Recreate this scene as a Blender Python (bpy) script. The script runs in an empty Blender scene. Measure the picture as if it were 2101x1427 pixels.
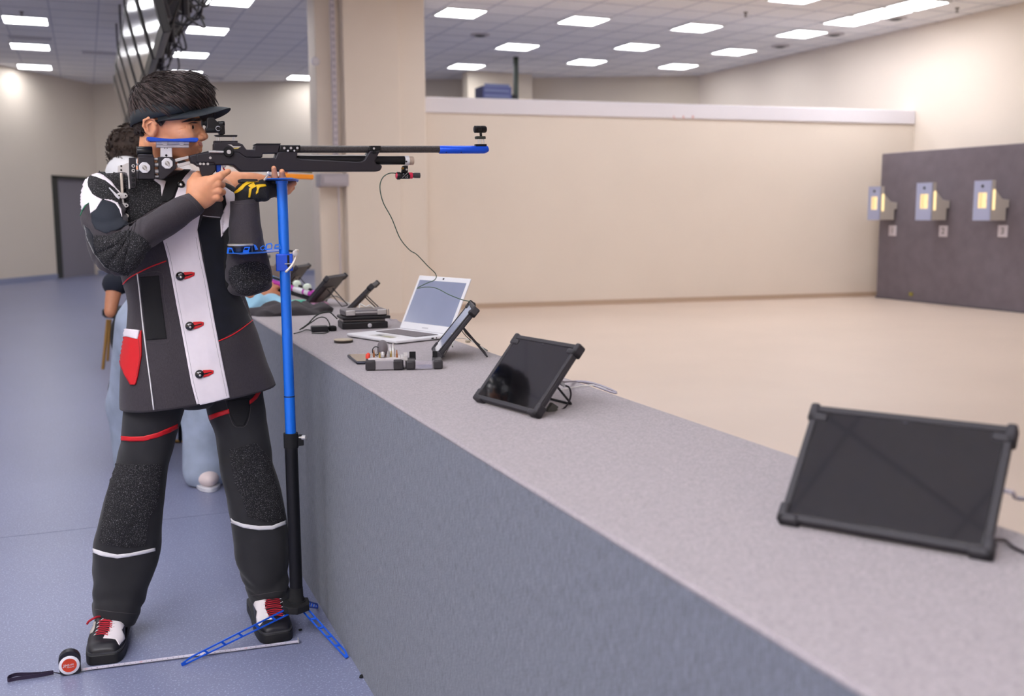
import bpy, bmesh, math, random
import numpy as np
from mathutils import Vector, Matrix
from mathutils.bvhtree import BVHTree
from mathutils.geometry import delaunay_2d_cdt
random.seed(7); np.random.seed(7)
C = bpy.context.scene.collection
S = bpy.context.scene

# ------------------------------------------------------------------ camera
F_PX, EYE_Z, W_PX, H_PX = 2100.0, 1.27, 2101.0, 1427.0
R = Matrix(((0.92398639, 0.05381902, -0.37861941), (-0.38240478, 0.11976054, -0.91620085), (-0.00396537, 0.99134299, 0.13123776)))
EYE = Vector((0, 0, EYE_Z))
cam_data = bpy.data.cameras.new('camera'); cam = bpy.data.objects.new('camera', cam_data); C.objects.link(cam)
cam_data.sensor_fit = 'HORIZONTAL'; cam_data.sensor_width = 36.0; cam_data.lens = 36.0 * F_PX / W_PX
cam_data.clip_start = 0.05; cam_data.clip_end = 100
cam.matrix_world = Matrix.Translation(EYE) @ R.to_4x4()
cam_data.dof.use_dof = True; cam_data.dof.focus_distance = 2.95; cam_data.dof.aperture_fstop = 3.2
S.camera = cam

# ------------------------------------------------------------------ world, exposure
wd = bpy.data.worlds.new('world'); S.world = wd; wd.use_nodes = True
wd.node_tree.nodes['Background'].inputs[0].default_value = (0.75, 0.8, 0.9, 1)
wd.node_tree.nodes['Background'].inputs[1].default_value = 0.05
S.view_settings.view_transform = 'Standard'; S.view_settings.look = 'None'
S.view_settings.exposure = 0.0; S.view_settings.gamma = 1.0; S.view_settings.use_curve_mapping = False
LAMP = 16.5     # strength of the ceiling light panels

# ------------------------------------------------------------------ helpers
def ray(px, py):
    return R @ Vector((px - W_PX / 2, -(py - H_PX / 2), -F_PX))
def PY(px, py, y):
    d = ray(px, py); return EYE + d * (y / d.y)
def PX(px, py, x):
    d = ray(px, py); return EYE + d * (x / d.x)
def PZ(px, py, z):
    d = ray(px, py); return EYE + d * ((z - EYE_Z) / d.z)
def srgb(*c):
    if len(c) == 1: c = c[0]
    return tuple(((v / 255) / 12.92 if v <= 10.3 else (((v / 255) + 0.055) / 1.055) ** 2.4) for v in c)

MATS = {}
def mat(name, rgb, rough=0.6, metal=0.0, noise=None, bump=None, emit=None, spec=0.5, sheen=0.0, coat=0.0, speck=None, alpha=None, weave=None, trans=None):
    """rgb in 0..255 sRGB of the thing's own colour. noise=(scale, amount), bump=(scale, strength), speck=(scale, rgb, threshold)"""
    if name in MATS: return MATS[name]
    m = bpy.data.materials.new(name); m.use_nodes = True; MATS[name] = m
    nt = m.node_tree; b = nt.nodes['Principled BSDF']; L = nt.links.new
    col = srgb(rgb)
    b.inputs['Base Color'].default_value = (*col, 1); b.inputs['Roughness'].default_value = rough
    b.inputs['Metallic'].default_value = metal; b.inputs['Specular IOR Level'].default_value = spec
    if sheen: b.inputs['Sheen Weight'].default_value = sheen; b.inputs['Sheen Roughness'].default_value = 0.4
    if coat: b.inputs['Coat Weight'].default_value = coat; b.inputs['Coat Roughness'].default_value = 0.08
    if trans: b.inputs['Transmission Weight'].default_value = trans; b.inputs['IOR'].default_value = 1.45
    if alpha is not None: b.inputs['Alpha'].default_value = alpha
    if emit: b.inputs['Emission Color'].default_value = (*srgb(emit[0]), 1); b.inputs['Emission Strength'].default_value = emit[1]
    tc = None
    def coord():
        nonlocal tc
        if tc is None: tc = nt.nodes.new('ShaderNodeTexCoord')
        return tc.outputs['Object']
    out = None
    if noise:
        n = nt.nodes.new('ShaderNodeTexNoise'); n.inputs['Scale'].default_value = noise[0]; n.inputs['Detail'].default_value = 4; L(coord(), n.inputs['Vector'])
        r = nt.nodes.new('ShaderNodeValToRGB'); a = noise[1]
        r.color_ramp.elements[0].position = 0.3; r.color_ramp.elements[1].position = 0.7
        r.color_ramp.elements[0].color = (*[max(0, c * (1 - a)) for c in col], 1)
        r.color_ramp.elements[1].color = (*[min(1, c * (1 + a)) for c in col], 1)
        L(n.outputs['Fac'], r.inputs['Fac']); out = r.outputs['Color']
    if weave:     # (scale, amount) crossed threads
        w1 = nt.nodes.new('ShaderNodeTexNoise'); w1.inputs['Scale'].default_value = weave[0]; w1.inputs['Detail'].default_value = 2
        mp = nt.nodes.new('ShaderNodeMapping'); mp.inputs['Scale'].default_value = (1, 1, 0.12); L(coord(), mp.inputs[0]); L(mp.outputs[0], w1.inputs['Vector'])
        w2 = nt.nodes.new('ShaderNodeTexNoise'); w2.inputs['Scale'].default_value = weave[0] * 1.3; w2.inputs['Detail'].default_value = 2
        mp2 = nt.nodes.new('ShaderNodeMapping'); mp2.inputs['Scale'].default_value = (0.3, 0.3, 1.5); L(coord(), mp2.inputs[0]); L(mp2.outputs[0], w2.inputs['Vector'])
        ad = nt.nodes.new('ShaderNodeMath'); ad.operation = 'ADD'; L(w1.outputs['Fac'], ad.inputs[0]); L(w2.outputs['Fac'], ad.inputs[1])
        r = nt.nodes.new('ShaderNodeValToRGB'); a = weave[1]
        r.color_ramp.elements[0].position = 0.38; r.color_ramp.elements[1].position = 0.62
        r.color_ramp.elements[0].color = (*[max(0, c * (1 - a)) for c in col], 1)
        r.color_ramp.elements[1].color = (*[min(1, c * (1 + a)) for c in col], 1)
        hf = nt.nodes.new('ShaderNodeMath'); hf.operation = 'MULTIPLY'; hf.inputs[1].default_value = 0.5; L(ad.outputs[0], hf.inputs[0])
        L(hf.outputs[0], r.inputs['Fac']); out = r.outputs['Color']
    if speck:
        n = nt.nodes.new('ShaderNodeTexNoise'); n.inputs['Scale'].default_value = speck[0]; n.inputs['Detail'].default_value = 1; L(coord(), n.inputs['Vector'])
        r = nt.nodes.new('ShaderNodeValToRGB'); r.color_ramp.elements[0].position = speck[2]; r.color_ramp.elements[1].position = speck[2] + 0.05
        r.color_ramp.elements[0].color = (0, 0, 0, 1); r.color_ramp.elements[1].color = (1, 1, 1, 1)
        L(n.outputs['Fac'], r.inputs['Fac'])
        mx = nt.nodes.new('ShaderNodeMix'); mx.data_type = 'RGBA'; L(r.outputs['Color'], mx.inputs['Factor'])
        if out: L(out, mx.inputs['A'])
        else: mx.inputs['A'].default_value = (*col, 1)
        mx.inputs['B'].default_value = (*srgb(speck[1]), 1); out = mx.outputs['Result']
    if out: L(out, b.inputs['Base Color'])
    if bump:
        n = nt.nodes.new('ShaderNodeTexNoise'); n.inputs['Scale'].default_value = bump[0]; n.inputs['Detail'].default_value = 3; L(coord(), n.inputs['Vector'])
        bp = nt.nodes.new('ShaderNodeBump'); bp.inputs['Strength'].default_value = bump[1]; bp.inputs['Distance'].default_value = 0.002
        L(n.outputs['Fac'], bp.inputs['Height']); L(bp.outputs['Normal'], b.inputs['Normal'])
    return m

class MB:
    def __init__(s): s.v = []; s.f = []
    def add(s, vs, fs):
        o = len(s.v); s.v += [Vector(v) for v in vs]; s.f += [tuple(i + o for i in f) for f in fs]; return s
    def box(s, a, b, rot=None, at=None):
        x0, y0, z0 = a; x1, y1, z1 = b
        vs = [Vector(p) for p in ((x0,y0,z0),(x1,y0,z0),(x1,y1,z0),(x0,y1,z0),(x0,y0,z1),(x1,y0,z1),(x1,y1,z1),(x0,y1,z1))]
        if rot is not None: vs = [rot @ v for v in vs]
        if at is not None: vs = [v + Vector(at) for v in vs]
        return s.add(vs, [(0,3,2,1),(4,5,6,7),(0,1,5,4),(1,2,6,5),(2,3,7,6),(3,0,4,7)])
    def loft(s, rings, cap=True, closed=True):
        n = len(rings[0]); o = len(s.v); vs = [p for r in rings for p in r]; fs = []
        for i in range(len(rings) - 1):
            for j in range(n if closed else n - 1):
                k = (j + 1) % n
                fs.append((i*n+j, i*n+k, (i+1)*n+k, (i+1)*n+j))
        if cap: fs.append(tuple(reversed(range(n)))); fs.append(tuple((len(rings)-1)*n + j for j in range(n)))
        return s.add(vs, fs)
    def tube(s, pts, r, n=10, cap=True):
        pts = [Vector(p) for p in pts]; rs = r if isinstance(r, (list, tuple)) else [r] * len(pts)
        rings = []; up = None
        for i, p in enumerate(pts):
            t = (pts[min(i+1, len(pts)-1)] - pts[max(i-1, 0)]).normalized()
            if up is None:
                up = t.cross(Vector((0.31, 0.2, 0.93)));
                if up.length < 1e-3: up = t.cross(Vector((1, 0, 0)))
            u = (up - t * up.dot(t)).normalized(); up = u; w = t.cross(u)
            rings.append([p + (u * math.cos(2*math.pi*j/n) + w * math.sin(2*math.pi*j/n)) * rs[i] for j in range(n)])
        return s.loft(rings, cap)
    def ribbon(s, pts, side, w, th):
        """flat strap along pts: side = width direction"""
        pts = [Vector(p) for p in pts]; rings = []
        for i, p in enumerate(pts):
            t = (pts[min(i+1, len(pts)-1)] - pts[max(i-1, 0)]).normalized()
            sd = Vector(side[i] if isinstance(side, list) else side); sd = (sd - t * sd.dot(t)).normalized(); nn = t.cross(sd)
            rings.append([p + sd*w/2 + nn*th/2, p - sd*w/2 + nn*th/2, p - sd*w/2 - nn*th/2, p + sd*w/2 - nn*th/2])
        return s.loft(rings)
    def prism(s, poly, vec):
        """poly: 3D points, extruded along vec"""
        poly = [Vector(p) for p in poly]; vec = Vector(vec); n = len(poly)
        nrm = Vector((0,0,0))
        for i in range(n): nrm += poly[i].cross(poly[(i+1) % n])
        if nrm.dot(vec) > 0: poly = poly[::-1]
        vs = poly + [p + vec for p in poly]
        fs = [tuple(range(n)), tuple(reversed(range(n, 2*n)))] + [(i, i+n, (i+1) % n + n, (i+1) % n) for i in range(n)]
        return s.add(vs, fs)
    def lathe(s, p, axis, prof, n=24):
        """prof: list of (along, radius)"""
        p = Vector(p); a = Vector(axis).normalized(); u = a.orthogonal().normalized(); w = a.cross(u)
        rings = [[p + a*h + (u*math.cos(2*math.pi*j/n) + w*math.sin(2*math.pi*j/n))*max(r, 1e-5) for j in range(n)] for h, r in prof]
        return s.loft(rings)
    def ball(s, c, r, n=12, m=8, rot=None):
        c = Vector(c); r = r if isinstance(r, (tuple, list)) else (r, r, r)
        rings = []
        for i in range(m + 1):
            th = math.pi * (0.02 + 0.96 * i / m)
            ring = [Vector((r[0]*math.sin(th)*math.cos(2*math.pi*j/n), r[1]*math.sin(th)*math.sin(2*math.pi*j/n), -r[2]*math.cos(th))) for j in range(n)]
            if rot is not None: ring = [rot @ q for q in ring]
            rings.append([c + q for q in ring])
        return s.loft(rings)

def tag(o, label=None, cat=None, group=None, kind=None):
    if label: o['label'] = label
    if cat: o['category'] = cat
    if group: o['group'] = group
    if kind: o['kind'] = kind
    return o
def build(name, mb, m, parent=None, smooth=None, bevel=0, seg=2, subsurf=0, label=None, cat=None, group=None, kind=None):
    me = bpy.data.meshes.new(name); me.from_pydata([tuple(v) for v in mb.v], [], mb.f); me.update()
    bm = bmesh.new(); bm.from_mesh(me); bmesh.ops.recalc_face_normals(bm, faces=bm.faces); bm.to_mesh(me); bm.free()
    for mm in (m if isinstance(m, (list, tuple)) else [m]): me.materials.append(mm)
    o = bpy.data.objects.new(name, me); C.objects.link(o)
    if parent is not None:
        o.parent = parent
        o.matrix_parent_inverse = world_of(parent).inverted()
    if smooth:
        me.polygons.foreach_set('use_smooth', [True] * len(me.polygons))
        if smooth < 180:
            me.update()
            try: me.set_sharp_from_angle(angle=math.radians(smooth))
            except Exception: pass
    if bevel:
        b = o.modifiers.new('bevel', 'BEVEL'); b.width = bevel; b.segments = seg; b.limit_method = 'ANGLE'; b.angle_limit = math.radians(35)
        if not smooth:
            me.polygons.foreach_set('use_smooth', [True] * len(me.polygons))
            try: me.set_sharp_from_angle(angle=math.radians(50))
            except Exception: pass
            b.harden_normals = False
    if subsurf:
        q = o.modifiers.new('sub', 'SUBSURF'); q.levels = subsurf; q.render_levels = subsurf
    if label or cat or kind: tag(o, label, cat, group, kind)
    return o
def world_of(o):
    m = Matrix.Translation(o.location) @ o.rotation_euler.to_matrix().to_4x4()
    return m if o.parent is None else world_of(o.parent) @ o.matrix_parent_inverse @ m
def thing(name, loc, label, cat, group=None, rotz=0.0):
    o = bpy.data.objects.new(name, None); C.objects.link(o); o.location = loc; o.rotation_euler = (0, 0, rotz); o.empty_display_size = 0.1
    return tag(o, label, cat, group)
def copy_tree(o, loc=None, rotz=None, label=None, parent=None):
    c = o.copy(); C.objects.link(c)
    if parent is not None: c.parent = parent
    for ch in [k for k in bpy.data.objects if k.parent is o]: copy_tree(ch, parent=c)
    if loc is not None: c.location = loc
    if rotz is not None: c.rotation_euler = (0, 0, rotz)
    if label: c['label'] = label
    return c
def bez(pts, n=24):
    """Catmull-Rom through pts"""
    p = [Vector(q) for q in pts]; p = [p[0]*2 - p[1]] + p + [p[-1]*2 - p[-2]]; out = []
    k = len(p) - 3
    for i in range(k):
        for j in range(n):
            t = j / n; a, b, c, d = p[i:i+4]
            out.append(0.5 * ((2*b) + (-a + c)*t + (2*a - 5*b + 4*c - d)*t*t + (-a + 3*b - 3*c + d)*t**3))
    out.append(p[-2]); return out
def quad_slab(a, b, c, d, th):
    """thin slab under four corner points"""
    m = MB(); a, b, c, d = map(Vector, (a, b, c, d)); n = (b-a).cross(d-a).normalized() * th
    return m.prism([a, b, c, d], n)

# ------------------------------------------------------------------ materials of the setting
M_wall = mat('cream_wall_paint', (236, 224, 211), 0.85, noise=(0.6, 0.03), bump=(40, 0.15))
M_wall2 = mat('beige_wall_paint', (218, 207, 192), 0.85, noise=(0.5, 0.03))
M_white = mat('white_trim_paint', (232, 228, 234), 0.6)
M_floor = mat('blue_grey_vinyl', (128, 133, 162), 0.36, noise=(1.3, 0.03), speck=(170, (158, 164, 192), 0.60), bump=(300, 0.06), spec=0.4)
M_range = mat('cream_range_floor', (216, 198, 183), 0.42, noise=(1.0, 0.03), spec=0.4)
M_ceil = mat('ceiling_tile', (240, 238, 238), 0.9, noise=(30, 0.03))
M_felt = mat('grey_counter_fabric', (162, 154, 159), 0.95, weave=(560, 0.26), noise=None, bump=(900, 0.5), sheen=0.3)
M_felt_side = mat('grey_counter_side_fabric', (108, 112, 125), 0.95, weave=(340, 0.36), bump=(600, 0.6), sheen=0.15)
M_panel = mat('dark_grey_panel_cloth', (118, 110, 118), 0.95, noise=(6, 0.08), bump=(300, 0.4))
M_lamp = mat('light_panel_glow', (255, 255, 255), 0.5, emit=((250, 250, 255), LAMP))
M_lamp_frame = mat('light_panel_frame', (235, 235, 232), 0.5)

# ------------------------------------------------------------------ room shell
CZ = 3.955
def structure(name, mb, m, **k):
    return build(name, mb, m, kind='structure', **k)
BL, BR = (0.28, 23.5), (11.45, 17.9)        # back wall corners
structure('floor', MB().box((-5.2, -3.2, -0.1), (12.6, 24.0, 0)), M_floor)
rf = MB().prism([(0.9, -3.0, 0.001), (11.45, -3.0, 0.001), (11.45, 12.0, 0.001), (3.6, 12.95, 0.001), (2.7, 12.95, 0.001), (2.7, 12.45, 0.001), (0.9, 12.45, 0.001)], (0, 0, 0.004))
structure('floor_range', rf, M_range)
structure('wall_back', MB().prism([(BL[0], BL[1], 0), (BR[0], BR[1], 0), (BR[0]+.1, BR[1]+.3, 0), (BL[0]+.1, BL[1]+.3, 0)], (0, 0, CZ)), M_wall2)
LW2 = (-4.6, 16.3)
ddx, ddy = (BL[0]-LW2[0]), (BL[1]-LW2[1]); LL = math.hypot(ddx, ddy)
lu = Vector((ddx/LL, ddy/LL, 0)); ln = Vector((-lu.y, lu.x, 0))
P0 = Vector((LW2[0], LW2[1], 0))
def lw(s, z, o=0.0): return P0 + lu*s + ln*o + Vector((0, 0, z))
def hit_left(px, py, z=0):
    d = ray(px, py); nrm = ln; t = (P0 - EYE).dot(nrm) / d.dot(nrm); q = EYE + d*t; return (q - P0).dot(lu)
ds0, ds1 = hit_left(112, 470), hit_left(196, 470)
wl = MB()
wl.prism([lw(0, 0), lw(ds0, 0), lw(ds0, 0, .2), lw(0, 0, .2)], (0, 0, CZ))
wl.prism([lw(ds1, 0), lw(LL, 0), lw(LL, 0, .2), lw(ds1, 0, .2)], (0, 0, CZ))
wl.prism([lw(ds0, 2.03), lw(ds1, 2.03), lw(ds1, 2.03, .2), lw(ds0, 2.03, .2)], (0, 0, CZ - 2.03))
structure('wall_left', wl, M_wall2)
structure('wall_side', MB().box((-4.8, -3.2, 0), (-4.6, 16.4, CZ)), M_wall2)
structure('wall_front', MB().box((-4.8, -3.2, 0), (12.0, -3.0, CZ)), M_wall)
structure('wall_right', MB().box((11.45, -3.2, 0), (11.65, 18.2, CZ)), M_wall)
# door in the left wall
dr = structure('door_1', MB().prism([lw(ds0+.16, 0, .07), lw(ds1, 0, .07), lw(ds1, 0, .12), lw(ds0+.16, 0, .12)], (0, 0, 1.98)), mat('grey_door', (132, 128, 138), 0.6))
fr = MB(); fr.prism([lw(ds0, 0, -.02), lw(ds0+.16, 0, -.02), lw(ds0+.16, 0, .15), lw(ds0, 0, .15)], (0, 0, 2.03)); fr.prism([lw(ds0, 1.97, -.02), lw(ds1, 1.97, -.02), lw(ds1, 1.97, .15), lw(ds0, 1.97, .15)], (0, 0, .06))
build('door_frame', fr, mat('dark_door_frame', (50, 52, 50), 0.5), dr)
build('door_handle', MB().tube([lw(ds1-.15, 1.0, .0), lw(ds1-.15, 1.0, -.04), lw(ds1-.3, 1.0, -.04)], .012), mat('door_handle_metal', (150, 150, 150), 0.3, 1), dr)
bb = MB(); bb.prism([lw(0, 0, -.015), lw(ds0, 0, -.015), lw(ds0, 0, 0), lw(0, 0, 0)], (0, 0, .1)); bb.prism([lw(ds1, 0, -.015), lw(LL, 0, -.015), lw(LL, 0, 0), lw(ds1, 0, 0)], (0, 0, .1))
structure('baseboard_left', bb, mat('blue_grey_skirting', (140, 145, 170), 0.5))
structure('baseboard_back', MB().prism([(BL[0], BL[1]-.02, 0), (BR[0], BR[1]-.02, 0), (BR[0], BR[1], 0), (BL[0], BL[1], 0)], (0, 0, .1)), MATS['blue_grey_skirting'])
# range partition, its white top band, the pillar it ends in
def part_y(x): return 12.8 - (x - 4.09) * 0.104
structure('wall_far', MB().prism([(4.02, part_y(4.02), 0), (11.45, part_y(11.45), 0), (11.45, part_y(11.45)+.25, 0), (4.02, part_y(4.02)+.25, 0)], (0, 0, 2.54)), M_wall)
structure('trim_1', MB().prism([(4.02, part_y(4.02)-.03, 2.54), (11.44, part_y(11.44)-.03, 2.54), (11.44, part_y(11.44)+.28, 2.54), (4.02, part_y(4.02)+.28, 2.54)], (0, 0, .2)), M_white, bevel=.01)
structure('wall_divider', MB().box((2.98, 12.5, 0), (3.68, 13.1, CZ)).box((3.68, 12.56, 0), (4.03, 13.1, CZ)).box((2.68, 12.68, 0), (2.98, 13.1, CZ)), M_wall, bevel=.01)
structure('baseboard_far', MB().prism([(3.9, part_y(3.9)-.015, 0), (11.45, part_y(11.45)-.015, 0), (11.45, part_y(11.45), 0), (3.9, part_y(3.9), 0)], (0, 0, .07)), mat('tan_skirting', (196, 172, 150), 0.6))
# ceiling: tiles in a grid of thin runners
structure('ceiling', MB().box((-5.2, -3.2, CZ), (12.6, 24.0, CZ+.1)), M_ceil)
g = MB()
for i in range(-8, 21):
    x = i * 0.6 + .31; g.box((x-.01, -3, CZ-.004), (x+.01, 23.5, CZ))
for i in range(-5, 40):
    y = i * 0.6 + .25; g.box((-4.6, y-.01, CZ-.005), (11.45, y+.01, CZ-.001))
structure('trim_2', g, mat('ceiling_grid_paint', (205, 205, 212), 0.6))

# ------------------------------------------------------------------ ceiling lights
def light_panel(label, grp='square ceiling light panels'):
    t = thing('ceiling_light', (0, 0, 0), label, 'ceiling light', grp)
    f = MB()
    for a, b in (((-.3,-.3),(.3,-.275)), ((-.3,.275),(.3,.3)), ((-.3,-.3),(-.275,.3)), ((.275,-.3),(.3,.3))): f.box((a[0], a[1], -.018), (b[0], b[1], 0))
    build('light_frame', f, M_lamp_frame, t)
    build('light_diffuser', MB().box((-.275, -.275, -.012), (.275, .275, -.002)), M_lamp, t)
    return t
lamps = [((945, 25), 'square ceiling light just right of the pillar top, in the front row'),
 ((1197, 41), 'second square ceiling light from the pillar in the front row'),
 ((1429.6, 55.4), 'third square ceiling light from the pillar in the front row'),
 ((1645, 68), 'front row square ceiling light just left of the joined strip of panels'),
 ((1061.6, 94.7), 'second row square ceiling light nearest the pillar'),
 ((1306.8, 94.7), 'second row square ceiling light, middle one of three'),
 ((1506, 105), 'second row square ceiling light nearest the right wall'),
 ((957, 135), 'hindmost square ceiling light right beside the pillar'),
 ((1204, 125.8), 'hindmost row square ceiling light in the middle, above the blue vent box side'),
 ((1391.5, 135), 'hindmost row square ceiling light nearest the right wall'),
 ((52, 40), 'ceiling light nearest the camera at the far left edge'),
 ((62, 94), 'middle one of three ceiling lights at the far left, behind the grey vent'),
 ((71, 136), 'farthest of the three ceiling lights at the far left, above the grey door'),
 ((425, 61), 'ceiling light right of the hanging screens, second from the top edge'),
 ((390, 111), 'ceiling light right of the hanging screens, just above the shooter\'s hair'),
 ((382, 148), 'ceiling light mostly hidden behind the shooter\'s hair'),
 ((622, 158), 'ceiling light touching the left edge of the pillar, by the small round detector'),
 ((470, 0), 'ceiling light cut by the top edge, above the shooter'),
 ((1640, -6), 'ceiling light barely showing at the top edge left of the joined strip')]
proto = None
for (px, py), lab in lamps:
    q = PZ(px, py, CZ)
    if proto is None: proto = light_panel(lab); proto.location = (q.x, q.y, CZ - .001)
    else: copy_tree(proto, (q.x, q.y, CZ - .001), label=lab)
# the strip of three joined panels near the right wall
for k, (y, lab) in enumerate(((12.05, 'farthest panel of the joined ceiling light strip'), (11.42, 'middle panel of the joined ceiling light strip'), (10.79, 'nearest panel of the joined ceiling light strip, cut by the top edge'))):
    o = copy_tree(proto, (10.22, y, CZ - .001), label=lab)
    o['group'] = 'joined ceiling light strip'
# unseen panels added to light the room, with joined strips added for the shooter
added_panels = [(x, y) for x in (4.85, 6.65, 8.45, 10.25) for y in (5.6, 8.2, 10.9) if not (x > 10 and y > 10)]
added_panels += [(-4.2, 3.2), (-2.4, 3.2), (-.3, 3.2), (1.4, 3.4), (-4.2, 5.8), (-2.6, 5.4), (.3, 5.8), (1.6, 6.2), (-4.2, 8.4), (-2.4, 8.6), (-.6, 8.6), (1.6, 8.8), (3.0, 8.2), (-2.4, 11.0), (-.6, 11.0), (-.6, 13.4), (-2.4, 1.0)]
strip = [(-1.7, -2.4+.61*k) for k in range(7)] + [(-.9, -2.4+.61*k) for k in range(5)] + [(-3.1, -2.4+.61*k) for k in range(6)]  # unseen strips added around the camera to brighten the shooter from the front
for x, y in added_panels: copy_tree(proto, (x, y, CZ - .001), label='square ceiling light panel added outside the frame to light the room')
for x, y in strip:
    o = copy_tree(proto, (x, y, CZ - .001), label='panel of an added light strip over the near end of the hall, brightening the shooter'); o['group'] = 'added light strips outside the frame'
# ------------------------------------------------------------------ firing counter
HC = 0.833; CX0, CX1 = 0.640, 1.163
cnt = MB().box((CX0, -2.2, HC-.012), (CX1, 11.5, HC))
ct = thing('shooting_counter', (.9, 4, 0), 'long grey fabric covered counter running along the firing line', 'counter')
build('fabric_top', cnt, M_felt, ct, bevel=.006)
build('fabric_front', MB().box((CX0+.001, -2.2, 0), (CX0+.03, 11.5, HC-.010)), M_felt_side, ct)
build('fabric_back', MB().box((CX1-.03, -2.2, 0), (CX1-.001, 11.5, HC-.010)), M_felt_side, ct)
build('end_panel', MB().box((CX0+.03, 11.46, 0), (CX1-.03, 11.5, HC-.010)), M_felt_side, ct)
# ------------------------------------------------------------------ soft shapes: distance fields turned into one skin
class Field:
    def __init__(s, lo, hi, h):
        s.lo = np.array(lo, np.float32); s.h = h
        s.n = np.ceil((np.array(hi) - s.lo) / h).astype(int) + 1
        ax = [s.lo[i] + h * np.arange(s.n[i], dtype=np.float32) for i in range(3)]
        s.X, s.Y, s.Z = np.meshgrid(*ax, indexing='ij', sparse=True)
        s.D = np.full(s.n, 9.0, np.float32)
    def put(s, d, k=0.008, sub=False):
        if sub: d = -d; a = s.D; hh = np.maximum(k - np.abs(a - d), 0) / k; s.D = np.maximum(a, d) + hh * hh * k * 0.25
        else: a = s.D; hh = np.maximum(k - np.abs(a - d), 0) / k; s.D = np.minimum(a, d) - hh * hh * k * 0.25
        s.D = s.D.astype(np.float32)
    def cone(s, a, b, ra, rb=None, k=0.008, sub=False):
        rb = ra if rb is None else rb; a = np.array(a, np.float32); b = np.array(b, np.float32); v = b - a; L2 = float(v @ v) + 1e-12
        t = ((s.X-a[0])*v[0] + (s.Y-a[1])*v[1] + (s.Z-a[2])*v[2]) / L2; t = np.clip(t, 0, 1)
        d = np.sqrt((s.X-a[0]-v[0]*t)**2 + (s.Y-a[1]-v[1]*t)**2 + (s.Z-a[2]-v[2]*t)**2) - (ra + (rb-ra)*t); s.put(d, k, sub)
    def chain(s, pts, rs, k=0.008):
        for i in range(len(pts)-1): s.cone(pts[i], pts[i+1], rs[i], rs[i+1], k)
    def ell(s, c, r, k=0.01, rot=None, sub=False):
        x, y, z = s.X-c[0], s.Y-c[1], s.Z-c[2]
        if rot is not None:
            m = rot; x, y, z = m[0][0]*x+m[1][0]*y+m[2][0]*z, m[0][1]*x+m[1][1]*y+m[2][1]*z, m[0][2]*x+m[1][2]*y+m[2][2]*z
        q = np.sqrt((x/r[0])**2 + (y/r[1])**2 + (z/r[2])**2); q2 = np.sqrt((x/r[0]**2)**2 + (y/r[1]**2)**2 + (z/r[2]**2)**2) + 1e-9
        s.put(q * (q - 1) / q2, k, sub)
    def mesh(s):
        D = s.D; neg = D < 0; n = s.n
        acc = np.zeros((n[0]-1, n[1]-1, n[2]-1, 3), np.float32); cntr = np.zeros((n[0]-1, n[1]-1, n[2]-1), np.float32)
        quads = []
        for ax in range(3):
            a = [slice(None)]*3; b = [slice(None)]*3; a[ax] = slice(0, -1); b[ax] = slice(1, None)
            da, db = D[tuple(a)], D[tuple(b)]; cr = neg[tuple(a)] != neg[tuple(b)]
            idx = np.argwhere(cr)
            o1, o2 = [k for k in range(3) if k != ax]
            ok = (idx[:, o1] > 0) & (idx[:, o1] < n[o1]-1) & (idx[:, o2] > 0) & (idx[:, o2] < n[o2]-1); idx = idx[ok]
            va = da[tuple(idx.T)]; vb = db[tuple(idx.T)]; t = va / (va - vb)
            p = idx.astype(np.float32); p[:, ax] += t
            cells = []
            for s1, s2 in ((-1, -1), (0, -1), (0, 0), (-1, 0)):
                c = idx.copy(); c[:, o1] += s1; c[:, o2] += s2; cells.append(c)
                for q in range(3): np.add.at(acc[..., q], tuple(c.T), p[:, q])
                np.add.at(cntr, tuple(c.T), 1)
            flip = va < 0
            if ax == 1: flip = ~flip
            quads.append((cells, flip))
        used = np.argwhere(cntr > 0); vid = np.full(cntr.shape, -1, np.int64); vid[tuple(used.T)] = np.arange(len(used))
        V = acc[tuple(used.T)] / cntr[tuple(used.T)][:, None]; V = s.lo + V * s.h
        Fs = []
        for cells, flip in quads:
            q = np.stack([vid[tuple(c.T)] for c in cells], 1); q[~flip] = q[~flip][:, ::-1]; Fs.append(q)
        return V, np.concatenate(Fs)
def relax(V, Fq, it=2, lam=0.5):
    V = V.astype(np.float64).copy()
    for _ in range(it):
        A = np.zeros_like(V); c = np.zeros(len(V))
        for i in range(4):
            a, b = Fq[:, i], Fq[:, (i+1) % 4]
            np.add.at(A, a, V[b]); np.add.at(A, b, V[a]); np.add.at(c, a, 1); np.add.at(c, b, 1)
        V += lam * (A / np.maximum(c, 1)[:, None] - V)
    return V
def mesh_np(name, V, Fq, m, parent=None, **k):
    me = bpy.data.meshes.new(name); me.vertices.add(len(V)); me.vertices.foreach_set('co', np.asarray(V, np.float32).ravel())
    me.loops.add(Fq.size); me.loops.foreach_set('vertex_index', Fq.astype(np.int32).ravel())
    me.polygons.add(len(Fq)); me.polygons.foreach_set('loop_start', np.arange(0, Fq.size, 4, dtype=np.int32)); me.polygons.foreach_set('loop_total', np.full(len(Fq), 4, np.int32))
    me.update(calc_edges=True); me.validate()
    bm = bmesh.new(); bm.from_mesh(me); bmesh.ops.recalc_face_normals(bm, faces=bm.faces); bm.to_mesh(me); bm.free()
    me.polygons.foreach_set('use_smooth', [True]*len(me.polygons))
    for mm in (m if isinstance(m, (list, tuple)) else [m]): me.materials.append(mm)
    o = bpy.data.objects.new(name, me); C.objects.link(o)
    if parent is not None: o.parent = parent; o.matrix_parent_inverse = world_of(parent).inverted()
    if k: tag(o, **k)
    return o

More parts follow.
